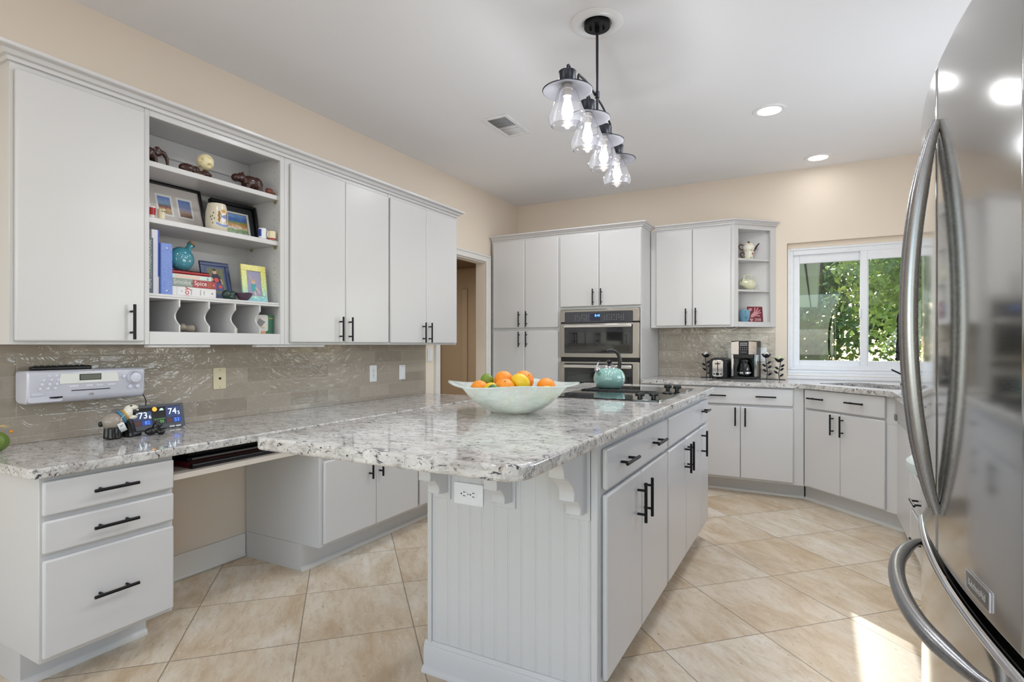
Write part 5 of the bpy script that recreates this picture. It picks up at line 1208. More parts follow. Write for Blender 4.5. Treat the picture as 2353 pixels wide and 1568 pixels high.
obj('white_panel', B().prism(rrect(-0.054, 0.018, 0.014, 0.104, 0.012), 'y', -0.0008, -0.0002), memo(206, 204, 198, 0.4), t, world=False)
obj('label_text', B().text('Sizzix', 0.016, T(-0.018, -0.0014, 0.036) @ RX90, 0.0003), memo(206, 170, 40), t, world=False)
obj('edge_text', B().text('Sizzix', 0.011, T(0.034, -0.0008, 0.086) @ RX90, 0.0003), memo(220, 190, 60), t, world=False)
b = B().prism([(-0.052, 0.045), (-0.030, 0.085), (0.004, 0.066), (-0.018, 0.040)], 'y', -0.0016, -0.0009); obj('drawn_shape', b, memo(128, 128, 126, 0.5), t, world=False)
b = B().box(-2.635, -2.612, 2.000, 2.030, zq, zq+0.014); tag(obj('wooden_block', b, pm('light_wood', S(196, 146, 100), 0.6), bevel=0.002), 'small light wooden block at the front of the right cubby', 'block')

# ------------------------------------------------------------------ desk top: radio, remote, figurines, weather station
t = thing('wall_radio', 'silver white radio CD player mounted on the desk tile', 'radio', (-2.886, 1.275, 0.978), PI/2)
sil = M['silver']; w2 = 0.225
# side section: (depth towards the room = -y local, z)
sec = [(0.0, 0.010), (0.0, 0.134)]+[(-0.092+0.02*math.cos(a)-0.0, 0.117+0.020*math.sin(a)) for a in (PI/2, PI*0.65, PI*0.8)]+[(-0.108, 0.118), (-0.106, 0.028), (-0.098, 0.010), (-0.082, 0.0), (-0.02, 0.0)]
obj('housing', B().prism(sec, 'x', -w2, w2), sil, t, world=False, bevel=0.008, seg=3)
fy_ = -0.1075
def rf(nm, b, m, par=None, **kw): return obj(nm, b, m, par or t, world=False, **kw)
dp = rf('display_panel', B().prism([(-0.112, 0.122), (0.104, 0.122), (0.112, 0.078), (-0.116, 0.078)], 'y', fy_-0.0045, fy_-0.0005), memo(240, 240, 236, 0.12), bevel=0.002)
rf('lcd', B().box(-0.045, 0.038, fy_-0.0055, fy_-0.0047, 0.090, 0.117), memo(40, 42, 40, 0.2), dp)
rf('lcd_glass', B().box(-0.042, 0.035, fy_-0.0060, fy_-0.0056, 0.093, 0.114), memo(110, 114, 104, 0.12), dp)
for i in range(4):
    for j in range(3):
        rf('preset_button', B().lathe([(0.0075, 0), (0.007, 0.002), (0, 0.003)], (-0.165+j*0.026-i*0.006+(0.012 if i == 0 else 0), fy_-0.0002, 0.112-i*0.017), 18, RX90), sil)
for x_, w_ in ((-0.070, 0.036), (-0.012, 0.026), (0.028, 0.026), (0.076, 0.034)): rf('button', B().box(x_-w_/2+0.006, x_+w_/2+0.006, fy_-0.002, fy_+0.001, 0.062, 0.070), memo(224, 224, 232, 0.3), bevel=0.001)
rf('disc_slot', B().box(-0.072, 0.076, fy_-0.0006, fy_+0.002, 0.046, 0.0495), M['slot'])
rf('disc_mark', B().text('CD', 0.013, T(0.002, fy_-0.0006, 0.028) @ RX90, 0.0003), memo(110, 100, 80))
kb = rf('volume_knob', B().lathe([(0.030, 0), (0.030, 0.004), (0.026, 0.006), (0.0245, 0.018), (0.022, 0.021), (0, 0.022)], (0.175, fy_-0.0002, 0.092), 36, RX90), sil)
for x_, z_, r_ in ((0.132, 0.098, 0.009), (0.158, 0.050, 0.010), (0.190, 0.050, 0.010)): rf('small_knob', B().lathe([(r_, 0), (r_*0.9, 0.005), (0, 0.006)], (x_, fy_-0.0002, z_), 20, RX90), sil)
rf('lower_tray', B().prism(rrect(-0.222, -0.105, 0.006, 0.030, 0.008), 'y', fy_-0.004, fy_+0.004), sil, bevel=0.002)
rf('eject_button', B().box(-0.21, -0.172, fy_-0.0025, fy_+0.001, 0.034, 0.045), sil, bevel=0.001)
b = B().tube([(-0.152, fy_-0.007, 0.0245), (-0.13, fy_-0.0075, 0.0235), (-0.108, fy_-0.007, 0.0245)], [0.0028, 0.0042, 0.0034], 10); rf('memory_stick', b, M['bplastic'])
t = thing('remote_control', 'black remote lying on top of the wall radio', 'remote', (-2.845, 1.195, 1.1125), PI/2)
obj('body', B().box(-0.108, 0.108, -0.018, 0.022, 0.0003, 0.018), M['bplastic'], t, world=False, bevel=0.006, seg=3)
b = B()
for i in range(9):
    for j in range(2): b.lathe([(0.005, 0), (0.0045, 0.0025), (0, 0.003)], (-0.09+i*0.021, -0.006+j*0.014, 0.0181), 10)
o = obj('buttons', b, memo(40, 40, 44), t, world=False)
# plug and cord
t = thing('power_plug', 'black plug and cord hanging at the right end of the radio', 'plug', (-2.884, 1.523, 1.06))
obj('plug_body', B().box(-2.8845, -2.850, 1.506, 1.540, 1.032, 1.085), M['bplastic'], t, bevel=0.008, seg=3)
obj('cord', B().tube([(-2.860, 1.523, 1.033), (-2.858, 1.525, 1.01), (-2.862, 1.532, 0.985), (-2.866, 1.545, 0.965), (-2.868, 1.553, 0.945), (-2.866, 1.548, 0.92)], 0.0022, 8), M['bplastic'], t)
# weather station
t = thing('weather_station', 'grey weather station with a colour screen showing 73.6 and 74.5', 'weather station', (-2.815, 1.575, ZD+0.0005), PI/2-0.06)
Lw = Matrix.Rotation(-0.22, 4, 'X')
def ws(nm, b, m, par=None, **kw): b.xf(Lw); return obj(nm, b, m, par or t, world=False, **kw)
ws('case', B().prism(rrect(-0.125, 0.125, 0.0, 0.118, 0.006), 'y', -0.020, 0.0), memo(72, 74, 80, 0.4), bevel=0.002)
def glow(r, g, b_, es=1.2):
    key = ('g', r, g, b_)
    if key not in M: M[key] = pm('glow_%d_%d_%d' % (r, g, b_), S(r, g, b_), 0.4, emit=S(r, g, b_), es=es)
    return M[key]
scn = ws('screen', B().box(-0.110, 0.108, -0.0212, -0.0202, 0.022, 0.106), memo(16, 17, 22, 0.1))
ws('panel_blue', B().box(-0.109, -0.028, -0.0217, -0.0213, 0.048, 0.088), glow(38, 50, 84, 0.5), scn); ws('panel_blue', B().box(0.038, 0.107, -0.0217, -0.0213, 0.050, 0.104), glow(32, 46, 90, 0.5), scn)
ws('panel_red', B().box(-0.109, -0.075, -0.0217, -0.0213, 0.023, 0.046), glow(66, 30, 30, 0.4), scn); ws('panel_red', B().box(0.038, 0.066, -0.0217, -0.0213, 0.024, 0.048), glow(66, 30, 30, 0.4), scn)
ws('panel_cobalt', B().box(-0.073, -0.030, -0.0217, -0.0213, 0.023, 0.046), glow(20, 50, 130, 0.6), scn); ws('panel_cobalt', B().box(0.068, 0.107, -0.0217, -0.0213, 0.024, 0.048), glow(20, 50, 130, 0.6), scn)
def dig(txt, size, x, z, m): ws('digits', B().text(txt, size, T(x, -0.0222, z) @ RX90, 0.0002), m, scn)
wd = glow(206, 224, 226); bd_ = glow(70, 120, 220); gd = glow(80, 140, 60)
dig('73', 0.042, -0.066, 0.069, wd); dig('6', 0.024, -0.036, 0.061, wd); dig('74', 0.042, 0.068, 0.078, wd); dig('5', 0.024, 0.098, 0.069, wd); dig('82', 0.024, -0.050, 0.034, bd_); dig('53', 0.024, 0.086, 0.036, bd_); dig('11:05', 0.020, 0.004, 0.034, gd)
ws('sun_icon', B().lathe([(0.011, 0), (0, 0.0006)], (-0.012, -0.0214, 0.096), 20, RX90), glow(206, 140, 40), scn)
ws('cloud_icon', B().prism([(0.008, 0.088), (0.028, 0.088), (0.027, 0.095), (0.020, 0.099), (0.013, 0.096)], 'y', -0.0222, -0.0214), glow(150, 200, 170), scn)
ws('green_line', B().box(-0.020, 0.034, -0.0222, -0.0214, 0.047, 0.0485), gd, scn)
for x_ in (0.060, 0.090): ws('front_button', B().prism(rrect(x_-0.012, x_+0.012, 0.002, 0.009, 0.002), 'y', -0.0225, -0.0200), memo(210, 212, 214, 0.3))
obj('rear_foot', B().box(-0.05, 0.05, 0.022, 0.036, 0.0, 0.05), memo(60, 62, 66), t, world=False)
# laughing sheep figurine
SX, SY, SZ = -2.700, 1.345, ZD+0.0004
t = thing('sheep_figurine', 'ceramic sheep with speckled grey body, white head and wide open mouth', 'figurine', (SX, SY, SZ))
wool = pm('speckled_glaze', S(158, 146, 134), 0.22, var=0.28, scale=260); gb = pm('black_glaze', S(12, 12, 13), 0.28); wt = pm('white_glaze', S(226, 220, 206), 0.15)
obj('body', B().ball((SX, SY-0.004, SZ+0.088), (0.042, 0.054, 0.043), 36, 24), wool, t)
o = obj('legs', blob([('t', [(SX+0.022, SY-0.022, SZ+0.06), (SX+0.022, SY-0.022, SZ+0.001)], [0.015, 0.020]), ('t', [(SX+0.022, SY+0.006, SZ+0.06), (SX+0.022, SY+0.006, SZ+0.001)], [0.015, 0.020]), ('t', [(SX-0.018, SY-0.022, SZ+0.06), (SX-0.018, SY-0.022, SZ+0.001)], [0.015, 0.018])]), gb, t); remesh(o, 0.004, 6)
o = obj('chest', blob([('t', [(SX+0.004, SY+0.044, SZ+0.105), (SX+0.006, SY+0.066, SZ+0.07), (SX+0.010, SY+0.078, SZ+0.02), (SX+0.012, SY+0.080, SZ+0.002)], [0.026, 0.026, 0.024, 0.027]), ('t', [(SX-0.016, SY+0.06, SZ+0.06), (SX-0.016, SY+0.062, SZ+0.002)], [0.016, 0.02]), ('t', [(SX+0.022, SY+0.088, SZ+0.014), (SX+0.026, SY+0.118, SZ+0.011)], [0.014, 0.011])]), gb, t); remesh(o, 0.004)
obj('tail', B().ball((SX, SY-0.060, SZ+0.080), (0.010, 0.010, 0.014), 14, 10), gb, t)
HC = Vector((SX+0.012, SY+0.072, SZ+0.128))
hd_ = B(); 
up_ = Matrix.Rotation(0.50, 4, 'X'); lo_ = Matrix.Rotation(-0.55, 4, 'X')
hp_ = obj('head', blob([('b', HC+Vector((0, -0.012, 0.0)), (0.026, 0.022, 0.032)), ('b', HC+Vector((0, 0.006, 0.024)), (0.024, 0.032, 0.015)), ('b', HC+Vector((0, 0.004, -0.026)), (0.022, 0.030, 0.014))]), wt, t); remesh(hp_, 0.003, 3)
obj('mouth', B().ball(HC+Vector((0.002, 0.010, -0.001)), (0.019, 0.018, 0.020), 20, 14), gb, t)
for x_ in (-0.010, 0.008): 
    obj('tooth', B().ball(HC+Vector((x_+0.008, 0.028, 0.010)), (0.0045, 0.004, 0.005), 12, 8), wt, t); obj('tooth', B().ball(HC+Vector((x_+0.008, 0.024, -0.014)), (0.0055, 0.005, 0.005), 12, 8), wt, t)
obj('eye', B().ball(HC+Vector((0.016, -0.004, 0.034)), (0.005, 0.006, 0.004), 12, 8), gb, t)
b = B(); cn = Vector((SX+0.002, SY+0.036, SZ+0.108)); dn = Vector((0.1, 0.8, 0.42)).normalized(); u_ = dn.orthogonal().normalized(); v_ = dn.cross(u_)
for kk_, (off, rr, m__, nm) in enumerate(((-0.004, 0.033, memo(70, 130, 168, 0.3), 'blue_collar'), (0.006, 0.0295, memo(132, 130, 96, 0.3), 'green_collar'), (0.015, 0.026, memo(206, 160, 80, 0.3), 'yellow_collar'))):
    bb = B(); bb.tube([cn+dn*off+rr*(math.cos(2*PI*i/28)*u_+math.sin(2*PI*i/28)*v_) for i in range(28)], 0.0062, 10, closed=True); obj(nm, bb, m__, t)
b = B(); q0 = Vector((SX+0.042, SY+0.018, SZ+0.060)); ex = Vector((0.25, 0.86, 0.44)).normalized(); ey = Vector((0.15, -0.42, 0.86)).normalized(); ez = ex.cross(ey)
b.add([q0+ex*a_+ey*c_ for a_, c_ in ((-0.015, -0.026), (0.015, -0.026), (0.015, 0.016), (0.009, 0.024), (-0.015, 0.024))], [(0, 1, 2, 3, 4)])
o = obj('price_tag', b, memo(236, 236, 236, 0.6), t); md = o.modifiers.new('s', 'SOLIDIFY'); md.thickness = 0.0008
b = B()
for i, (a_, c_, w_) in enumerate(((-0.008, 0.010, 0.010), (0.004, 0.010, 0.006), (-0.006, 0.004, 0.012))): b.add([q0+ez*0.0009+ex*(a_+p_)+ey*(c_+q_) for p_, q_ in ((0, 0), (w_, 0), (w_, 0.0025), (0, 0.0025))], [(0, 1, 2, 3)])
obj('tag_print', b, memo(60, 60, 66), o)
obj('tag_string', B().tube([cn+dn*0.008+Vector((0.026, 0, 0.012)), q0+ey*0.022+Vector((0.004, 0.004, 0.03)), q0+ey*0.020], 0.0011, 6), memo(226, 222, 214), t)
t.scale = (0.86, 0.86, 0.86); t.location.y -= 0.018
BX_, BY_ = -2.640, 1.462
t = thing('lamb_figurine', 'small glossy black animal figurine in front of the weather station', 'figurine', (BX_, BY_, SZ))
o = obj('body', blob([('b', (BX_, BY_-0.012, SZ+0.020), (0.020, 0.026, 0.018)), ('b', (BX_, BY_+0.016, SZ+0.044), (0.017, 0.020, 0.016)), ('t', [(BX_, BY_, SZ+0.022), (BX_, BY_+0.012, SZ+0.040)], [0.016, 0.014]), ('b', (BX_+0.008, BY_+0.028, SZ+0.012), (0.013, 0.018, 0.012)), ('b', (BX_+0.006, BY_+0.030, SZ+0.046), (0.009, 0.008, 0.007)), ('b', (BX_+0.002, BY_+0.012, SZ+0.060), (0.008, 0.008, 0.005))]), gb, t); remesh(o, 0.003, 3)
# green pumpkin at the left edge
GX, GY = -2.735, 0.928
t = thing('pumpkin_decoration', 'green pumpkin decoration with straw on top at the left edge', 'decoration', (GX, GY, SZ))
n = 48; rows = 18; vs = []
for i in range(rows+1):
    a = PI*i/rows
    for j in range(n):
        c_ = 2*PI*j/n; r_ = 0.050*math.sin(a)*(1-0.07*(0.5+0.5*math.cos(8*c_))); vs.append((GX+r_*math.cos(c_), GY+r_*math.sin(c_), SZ+0.042-0.0415*math.cos(a)))
b = B(); b.add(vs, [(i*n+j, i*n+(j+1) % n, (i+1)*n+(j+1) % n, (i+1)*n+j) for i in range(rows) for j in range(n)]); bmesh.ops.remove_doubles(b.bm, verts=b.bm.verts[:], dist=1e-6)
obj('body', b, pm('green_glaze', S(104, 128, 52), 0.35, var=0.12), t)
b = B()
for i in range(22):
    a = 2*PI*i/22+random.random(); l_ = 0.03+0.02*random.random()
    b.tube([(GX, GY, SZ+0.080), (GX+l_*0.6*math.cos(a), GY+l_*0.6*math.sin(a), SZ+0.098+0.008*random.random()), (GX+l_*math.cos(a), GY+l_*math.sin(a), SZ+0.088+0.012*random.random())], [0.0022, 0.0018, 0.0008], 6)
o = obj('straw', b, pm('straw', S(206, 180, 120), 0.7), t); o['kind'] = 'stuff'
obj('orange_bud', B().ball((GX+0.016, GY+0.050, SZ+0.077), 0.006, 12, 8), memo(226, 140, 30), t)
# folders on the desk shelf
zf = 0.6905
t = thing('portfolio', 'red portfolio with a black spine on the desk shelf', 'folder', (-2.58, 1.69, zf))
obj('cover', B().box(-2.83, -2.345, 1.452, 1.955, zf, zf+0.022), memo(92, 10, 16, 0.4), t, bevel=0.003)
obj('spine', B().cyl((-2.340, 1.450, zf+0.0125), (-2.340, 1.957, zf+0.0125), 0.0122, 14), M['bplastic'], t)
t = thing('folder', 'black folder with grey page edge lying on the red portfolio', 'folder', (-2.6, 1.70, zf+0.0225))
obj('cover', B().box(-2.83, -2.40, 1.47, 1.93, zf+0.0225, zf+0.036), M['bplastic'], t, bevel=0.002)
obj('page_edge', B().box(-2.399, -2.396, 1.49, 1.91, zf+0.026, zf+0.033), memo(128, 124, 116), t)
t = thing('laptop_sleeve', 'flat black sleeve on top of the folders under the desk', 'sleeve', (-2.6, 1.72, zf+0.0365))
obj('body', B().box(-2.85, -2.43, 1.50, 1.95, zf+0.0365, zf+0.055), pm('black_fabric', S(16, 16, 17), 0.8), t, bevel=0.005, seg=3)

# ------------------------------------------------------------------ back counter: toaster, coffee maker, candle holders
zk = ZK+0.0003
t = thing('toaster', 'black and chrome two slot toaster left of the coffee maker', 'toaster', (-0.755, 5.355, zk), -0.10)
hw = 0.078
pr_ = [(-hw*0.98, 0.008), (-hw, 0.02), (-hw, 0.13), (-hw*0.94, 0.158), (-hw*0.78, 0.176), (-hw*0.5, 0.184), (hw*0.5, 0.184), (hw*0.78, 0.176), (hw*0.94, 0.158), (hw, 0.13), (hw, 0.02), (hw*0.98, 0.008)]
obj('body', B().prism(pr_, 'y', -0.10, 0.115), pm('black_shell', S(26, 27, 32), 0.22), t, world=False, bevel=0.006, seg=3)
b = B()
for xx in (-0.026, 0.026): b.box(xx-0.013, xx+0.013, -0.07, 0.085, 0.1842, 0.1848)
obj('slots', b, M['slot'], t, world=False)
obj('top_plate', B().box(-0.046, 0.046, -0.085, 0.10, 0.1836, 0.1841), M['chrome'], t, world=False)
fp = obj('front_plate', B().prism(rrect(-0.046, 0.046, 0.018, 0.166, 0.020), 'y', -0.108, -0.1005), M['chrome'], t, world=False, bevel=0.002)
obj('lever_slot', B().box(-0.0035, 0.0035, -0.1092, -0.1082, 0.062, 0.150), M['slot'], fp, world=False)
obj('lever', B().box(-0.021, 0.021, -0.128, -0.1095, 0.128, 0.137), M['bplastic'], fp, world=False, bevel=0.003)
obj('dial', B().lathe([(0.0145, 0), (0.0135, 0.012), (0, 0.013)], (0, -0.1082, 0.042), 24, RX90), M['bplastic'], fp, world=False)
for xx in (-0.030, 0.030): obj('button', B().lathe([(0.0075, 0), (0.007, 0.005), (0, 0.006)], (xx, -0.1082, 0.042), 16, RX90), M['bplastic'], fp, world=False)
for xx in (-0.05, 0.05):
    for yy in (-0.07, 0.09): obj('foot', B().cyl((xx, yy, 0), (xx, yy, 0.009), 0.009, 12), M['bplastic'], t, world=False)
t = thing('coffee_maker', 'black and steel drip coffee maker with glass carafe', 'coffee maker', (-0.548, 5.375, zk), -0.10)
cw = 0.106
b = B(); b.box(-cw, cw, 0.02, 0.105, 0, 0.335); b.box(-cw, cw, -0.075, 0.02, 0.215, 0.335); b.box(-cw, cw, -0.085, 0.02, 0, 0.022)
obj('housing', b, M['bplastic'], t, world=False, bevel=0.006, seg=3)
st_ = M['steelo']
b = B(); b.prism([(-cw+0.001, 0.216), (-cw+0.001, 0.325), (-0.04, 0.332), (-0.04, 0.216)], 'y', -0.0800, -0.0755); b.prism([(cw-0.001, 0.216), (0.04, 0.216), (0.04, 0.332), (cw-0.001, 0.325)], 'y', -0.0800, -0.0755)
obj('steel_panel', b, M['chrome'], t, world=False, bevel=0.001, seg=1)
b = B(); b.box(-cw+0.001, -cw+0.020, -0.078, 0.019, 0.0225, 0.2148); b.box(cw-0.020, cw-0.001, -0.078, 0.019, 0.0225, 0.2148); obj('steel_column', b, M['chrome'], t, world=False, bevel=0.002)
cpn = obj('control_panel', B().box(-0.0395, 0.0395, -0.0815, -0.0755, 0.212, 0.333), memo(16, 17, 20, 0.15), t, world=False, bevel=0.002)
b = B()
for i, (zz, n_) in enumerate(((0.318, 6), (0.310, 6), (0.301, 6), (0.294, 5), (0.275, 4), (0.258, 4))):
    for j in range(n_): xx = -0.026+0.052*j/(n_-1); b.box(xx-0.0036, xx+0.0036, -0.0822, -0.0816, zz-0.0018, zz+0.0018)
o = obj('button_marks', b, memo(206, 208, 212), cpn, world=False); o['kind'] = 'stuff'
obj('clock_display', B().box(-0.026, 0.026, -0.0822, -0.0816, 0.228, 0.243), memo(70, 72, 78), cpn, world=False)
cg = obj('carafe', B().lathe([(0, 0.026), (0.052, 0.026), (0.062, 0.034), (0.067, 0.060), (0.066, 0.09), (0.056, 0.125), (0.045, 0.148), (0.043, 0.148), (0.054, 0.125), (0.064, 0.09), (0.065, 0.06), (0.060, 0.036), (0.05, 0.029), (0, 0.029)], (0, -0.030, 0), 40), m_glass('carafe_glass', (0.42, 0.44, 0.50, 1), 2.0), t, world=False)
obj('carafe_lid', B().lathe([(0.047, 0.1485), (0.049, 0.155), (0.044, 0.170), (0.02, 0.178), (0, 0.178)], (0, -0.030, 0), 32), M['bplastic'], cg, world=False)
obj('carafe_handle', B().tube([(0.01, -0.075, 0.155), (0.012, -0.118, 0.150), (0.013, -0.125, 0.10), (0.012, -0.118, 0.055), (0.010, -0.092, 0.042)], 0.009, 12, sq=(0.8, 1)), M['bplastic'], cg, world=False)
obj('carafe_band', B().lathe([(0.0675, 0.046), (0.0685, 0.050), (0.0685, 0.058), (0.0680, 0.062)], (0, -0.030, 0), 40), M['chrome'], cg, world=False)
obj('brew_basket', B().box(-0.082, 0.082, -0.084, 0.018, 0.182, 0.2145), M['bplastic'], t, world=False, bevel=0.004)
b = B().tube([(-0.640, 5.44, zk+0.16), (-0.648, 5.46, zk+0.185), (-0.652, 5.48, zk+0.205), (-0.655, 5.4855, zk+0.215)], 0.0028, 8); obj('cord', b, M['bplastic'], t)
def candle(label, x, y, h, candle_mat, yaw, flip=1):
    t = thing('candle_holder', label, 'candle holder', (x, y, zk), yaw)
    ir = M['iron']
    obj('base', B().prism(rrect(-0.048, 0.048, -0.028, 0.028, 0.010), 'z', 0.0, 0.003), ir, t, world=False)
    st = [(0.006*flip*math.sin(i/10*PI*1.6)+0.003, 0, 0.003+(h-0.003)*i/10) for i in range(11)]
    obj('stem', B().tube(st, 0.0034, 8), ir, t, world=False)
    for i, (sd, f) in enumerate(((1, 0.22), (-1, 0.40), (1, 0.58), (-1, 0.66), (1, 0.80))):
        f = f if h > 0.19 else f*0.92
        k_ = min(int(f*10), 9); bx_ = st[k_][0]; zz = h*f; b = B(); pts = []
        L_ = 0.040; ang = 0.55
        for j in range(9):
            u_ = j/8; wv = 0.011*math.sin(PI*u_)**0.8; cx_ = bx_+sd*(0.004+L_*u_*math.cos(ang)); cz_ = zz+L_*u_*math.sin(ang)*0.8
            pts.append(((cx_, -0.002*math.sin(PI*u_), cz_+wv), (cx_, 0.002, cz_-wv)))
        vs = [p for q_ in pts for p in q_]; b.add(vs, [(2*j, 2*j+2, 2*j+3, 2*j+1) for j in range(8)])
        o = obj('leaf', b, ir, t, world=False); md = o.modifiers.new('s', 'SOLIDIFY'); md.thickness = 0.0016
    b = B(); n = 40; ring0 = [(0.012*math.cos(2*PI*i/n), 0.012*math.sin(2*PI*i/n), h) for i in range(n)]
    ring1 = [(0.026*math.cos(2*PI*i/n), 0.026*math.sin(2*PI*i/n), h+0.012) for i in range(n)]
    ring2 = [((0.037+0.004*math.cos(5*2*PI*i/n))*math.cos(2*PI*i/n), (0.037+0.004*math.cos(5*2*PI*i/n))*math.sin(2*PI*i/n), h+0.030+0.006*math.cos(5*2*PI*i/n)) for i in range(n)]
    vs = ring0+ring1+ring2; b.add(vs, [(k_*n+i, k_*n+(i+1) % n, (k_+1)*n+(i+1) % n, (k_+1)*n+i) for k_ in range(2) for i in range(n)]+[tuple(range(n))[::-1]])
    o = obj('cup', b, ir, t, world=False); md = o.modifiers.new('s', 'SOLIDIFY'); md.thickness = 0.0012
    obj('candle', B().lathe([(0, 0.002), (0.014, 0.004), (0.021, 0.014), (0.0215, 0.026), (0.015, 0.040), (0.004, 0.048), (0.0015, 0.055), (0, 0.056)], (0, 0, h+0.004), 24), candle_mat, t, world=False)
wx = pm('white_wax', S(222, 222, 214), 0.5); gx = pm('green_wax', S(206, 216, 170), 0.5)
candle('black leaf candle holder with white candle left of the toaster', -0.888, 5.385, 0.185, wx, 0.1)
candle('tall black leaf candle holder right of the coffee maker', -0.378, 5.345, 0.188, wx, -0.15)
candle('shorter black leaf candle holder with green candle next to the window', -0.276, 5.335, 0.152, gx, 0.2, -1)

# ------------------------------------------------------------------ corner shelf ornaments
MC = MW['corner_shelf_cabinet']
def cpos(x, y, z): p = MC @ Vector((x, y, 0)); return (p.x, p.y, z)
pot = pm('floral_ceramic', S(232, 228, 214), 0.15)
def m_floral():
    k = N('floral_glaze'); o = k.obj()
    v = k.n('TexVoronoi'); k.l(o, v.inputs['Vector']); v.inputs['Scale'].default_value = 42
    msk = k.ramp(v.outputs['Distance'], [(0.30, BWHITE), (0.36, BBLACK)])
    sep = k.n('SeparateXYZ'); k.l(v.outputs['Color'], sep.inputs[0])
    c = k.ramp(sep.outputs[0], [(0.0, S(160, 40, 40)), (0.28, S(160, 170, 96)), (0.5, S(222, 160, 60)), (0.72, S(140, 150, 70)), (0.9, S(190, 60, 50))])
    c.node.color_ramp.interpolation = 'CONSTANT'
    base = k.mix(k.math('MULTIPLY', msk, k.ramp(sep.outputs[1], [(0.40, BBLACK), (0.45, BWHITE)])), S(234, 230, 216), c)
    k.l(base, k.b.inputs['Base Color']); k.p(Roughness=0.12); return k.m
flo = m_floral(); brn = pm('brown_glaze', S(66, 50, 46), 0.2)
zs3 = 1.9812; fr_ = PI/4-0.35
t = thing('teacup', 'floral teacup with brown handle under the floral teapot', 'cup', cpos(0.200, 0.065, zs3), fr_)
obj('body', B().lathe([(0, 0), (0.034, 0), (0.036, 0.004), (0.040, 0.05), (0.044, 0.068), (0.041, 0.068), (0.036, 0.05), (0, 0.045)], (0, 0, 0), 36), flo, t, world=False)
obj('handle', B().tube([(-0.040, 0, 0.058), (-0.060, 0, 0.062), (-0.072, 0, 0.045), (-0.060, 0, 0.020), (-0.036, 0, 0.006)], 0.0055, 10), brn, t, world=False)
t = thing('teapot', 'floral teapot with brown handle and spout on the corner shelf', 'teapot', cpos(0.200, 0.065, zs3+0.0685), fr_)
obj('body', B().lathe([(0, 0), (0.038, 0), (0.044, 0.008), (0.052, 0.03), (0.050, 0.048), (0.040, 0.060), (0, 0.060)], (0, 0, 0), 36), flo, t, world=False)
obj('lid', B().lathe([(0.041, 0.0602), (0.036, 0.068), (0.02, 0.076), (0, 0.078)], (0, 0, 0), 32), flo, t, world=False)
obj('lid_knob', B().lathe([(0.004, 0.077), (0.012, 0.083), (0.012, 0.087), (0, 0.090)], (0, 0, 0), 20), brn, t, world=False)
obj('handle', B().tube([(-0.047, 0, 0.056), (-0.072, 0, 0.062), (-0.086, 0, 0.046), (-0.074, 0, 0.022), (-0.046, 0, 0.010)], 0.006, 10), brn, t, world=False)
obj('spout', B().tube([(0.044, 0, 0.012), (0.062, 0, 0.026), (0.074, 0, 0.050), (0.092, 0, 0.070)], [0.013, 0.010, 0.007, 0.0055], 12), brn, t, world=False)
zs2 = 1.7062
cre = pm('celery_glaze', S(216, 216, 186), 0.15)
t = thing('pitcher', 'pale yellow green pitcher tipped on its side on the corner shelf', 'pitcher', cpos(0.165, 0.092, zs2+0.0075), PI/4-0.42)
tl_ = T(0.045, 0, 0.0475) @ Matrix.Rotation(-1.25, 4, 'Y')
nf = 48; prof = [(0.0, 0.0), (0.030, 0.0), (0.040, 0.012), (0.047, 0.040), (0.044, 0.070), (0.034, 0.096), (0.031, 0.108), (0.036, 0.122), (0.033, 0.122), (0.028, 0.108), (0.031, 0.096), (0.041, 0.07), (0.043, 0.04), (0.036, 0.015), (0, 0.006)]
b = B(); b.lathe([(r_, z_-0.055) for r_, z_ in prof], (0, 0, 0), nf)
for v in b.bm.verts:
    a = math.atan2(v.co.y, v.co.x); f_ = 1+0.018*math.cos(16*a); v.co.x *= f_; v.co.y *= f_
b.xf(tl_); obj('body', b, cre, t, world=False)
b = B(); b.tube([(0.030, 0, 0.050), (0.058, 0, 0.060), (0.078, 0, 0.036), (0.074, 0, 0.0), (0.046, 0, -0.016)], 0.006, 10); b.xf(T(0.045, 0, 0.0475) @ Matrix.Rotation(-1.25, 4, 'Y')); obj('handle', b, cre, t, world=False)
b = B(); n = 60; rr_ = [0.0, 0.02, 0.04, 0.055, 0.066]; vs = []
for r_ in rr_:
    for i in range(n):
        a = 2*PI*i/n; q_ = r_*(1+(0.06*math.cos(10*a) if r_ > 0.06 else 0)); vs.append((q_*math.cos(a), q_*math.sin(a)*0.75, 0.001+(0.004*abs(math.sin(5*a)) if r_ > 0.03 else 0)))
b.add(vs, [(k_*n+i, k_*n+(i+1) % n, (k_+1)*n+(i+1) % n, (k_+1)*n+i) for k_ in range(4) for i in range(n)]); bmesh.ops.remove_doubles(b.bm, verts=b.bm.verts[:], dist=1e-6)
o = obj('lace_doily', b, memo(232, 232, 226, 0.8)); o.location = cpos(0.205, 0.078, zs2+0.0003); o.rotation_euler = (0, 0, PI/4); o.scale = (0.85, 0.85, 1); md = o.modifiers.new('s', 'SOLIDIFY'); md.thickness = 0.001; md.offset = 1
tag(o, 'white lace doily under the tipped pitcher', 'doily')
zs1 = 1.4230
t = thing('mug', 'ribbed blue mug on the bottom of the corner shelf', 'mug', cpos(0.150, 0.054, zs1), -PI/2+0.35); t.scale = (1.14, 1.14, 1.14)
blu = pm('sky_glaze', S(112, 158, 182), 0.2)
b = B(); b.lathe([(0, 0), (0.024, 0), (0.028, 0.006), (0.037, 0.04), (0.039, 0.075), (0.036, 0.092), (0.0335, 0.092), (0.036, 0.075), (0.034, 0.04), (0.024, 0.008), (0, 0.006)], (0, 0, 0), 60)
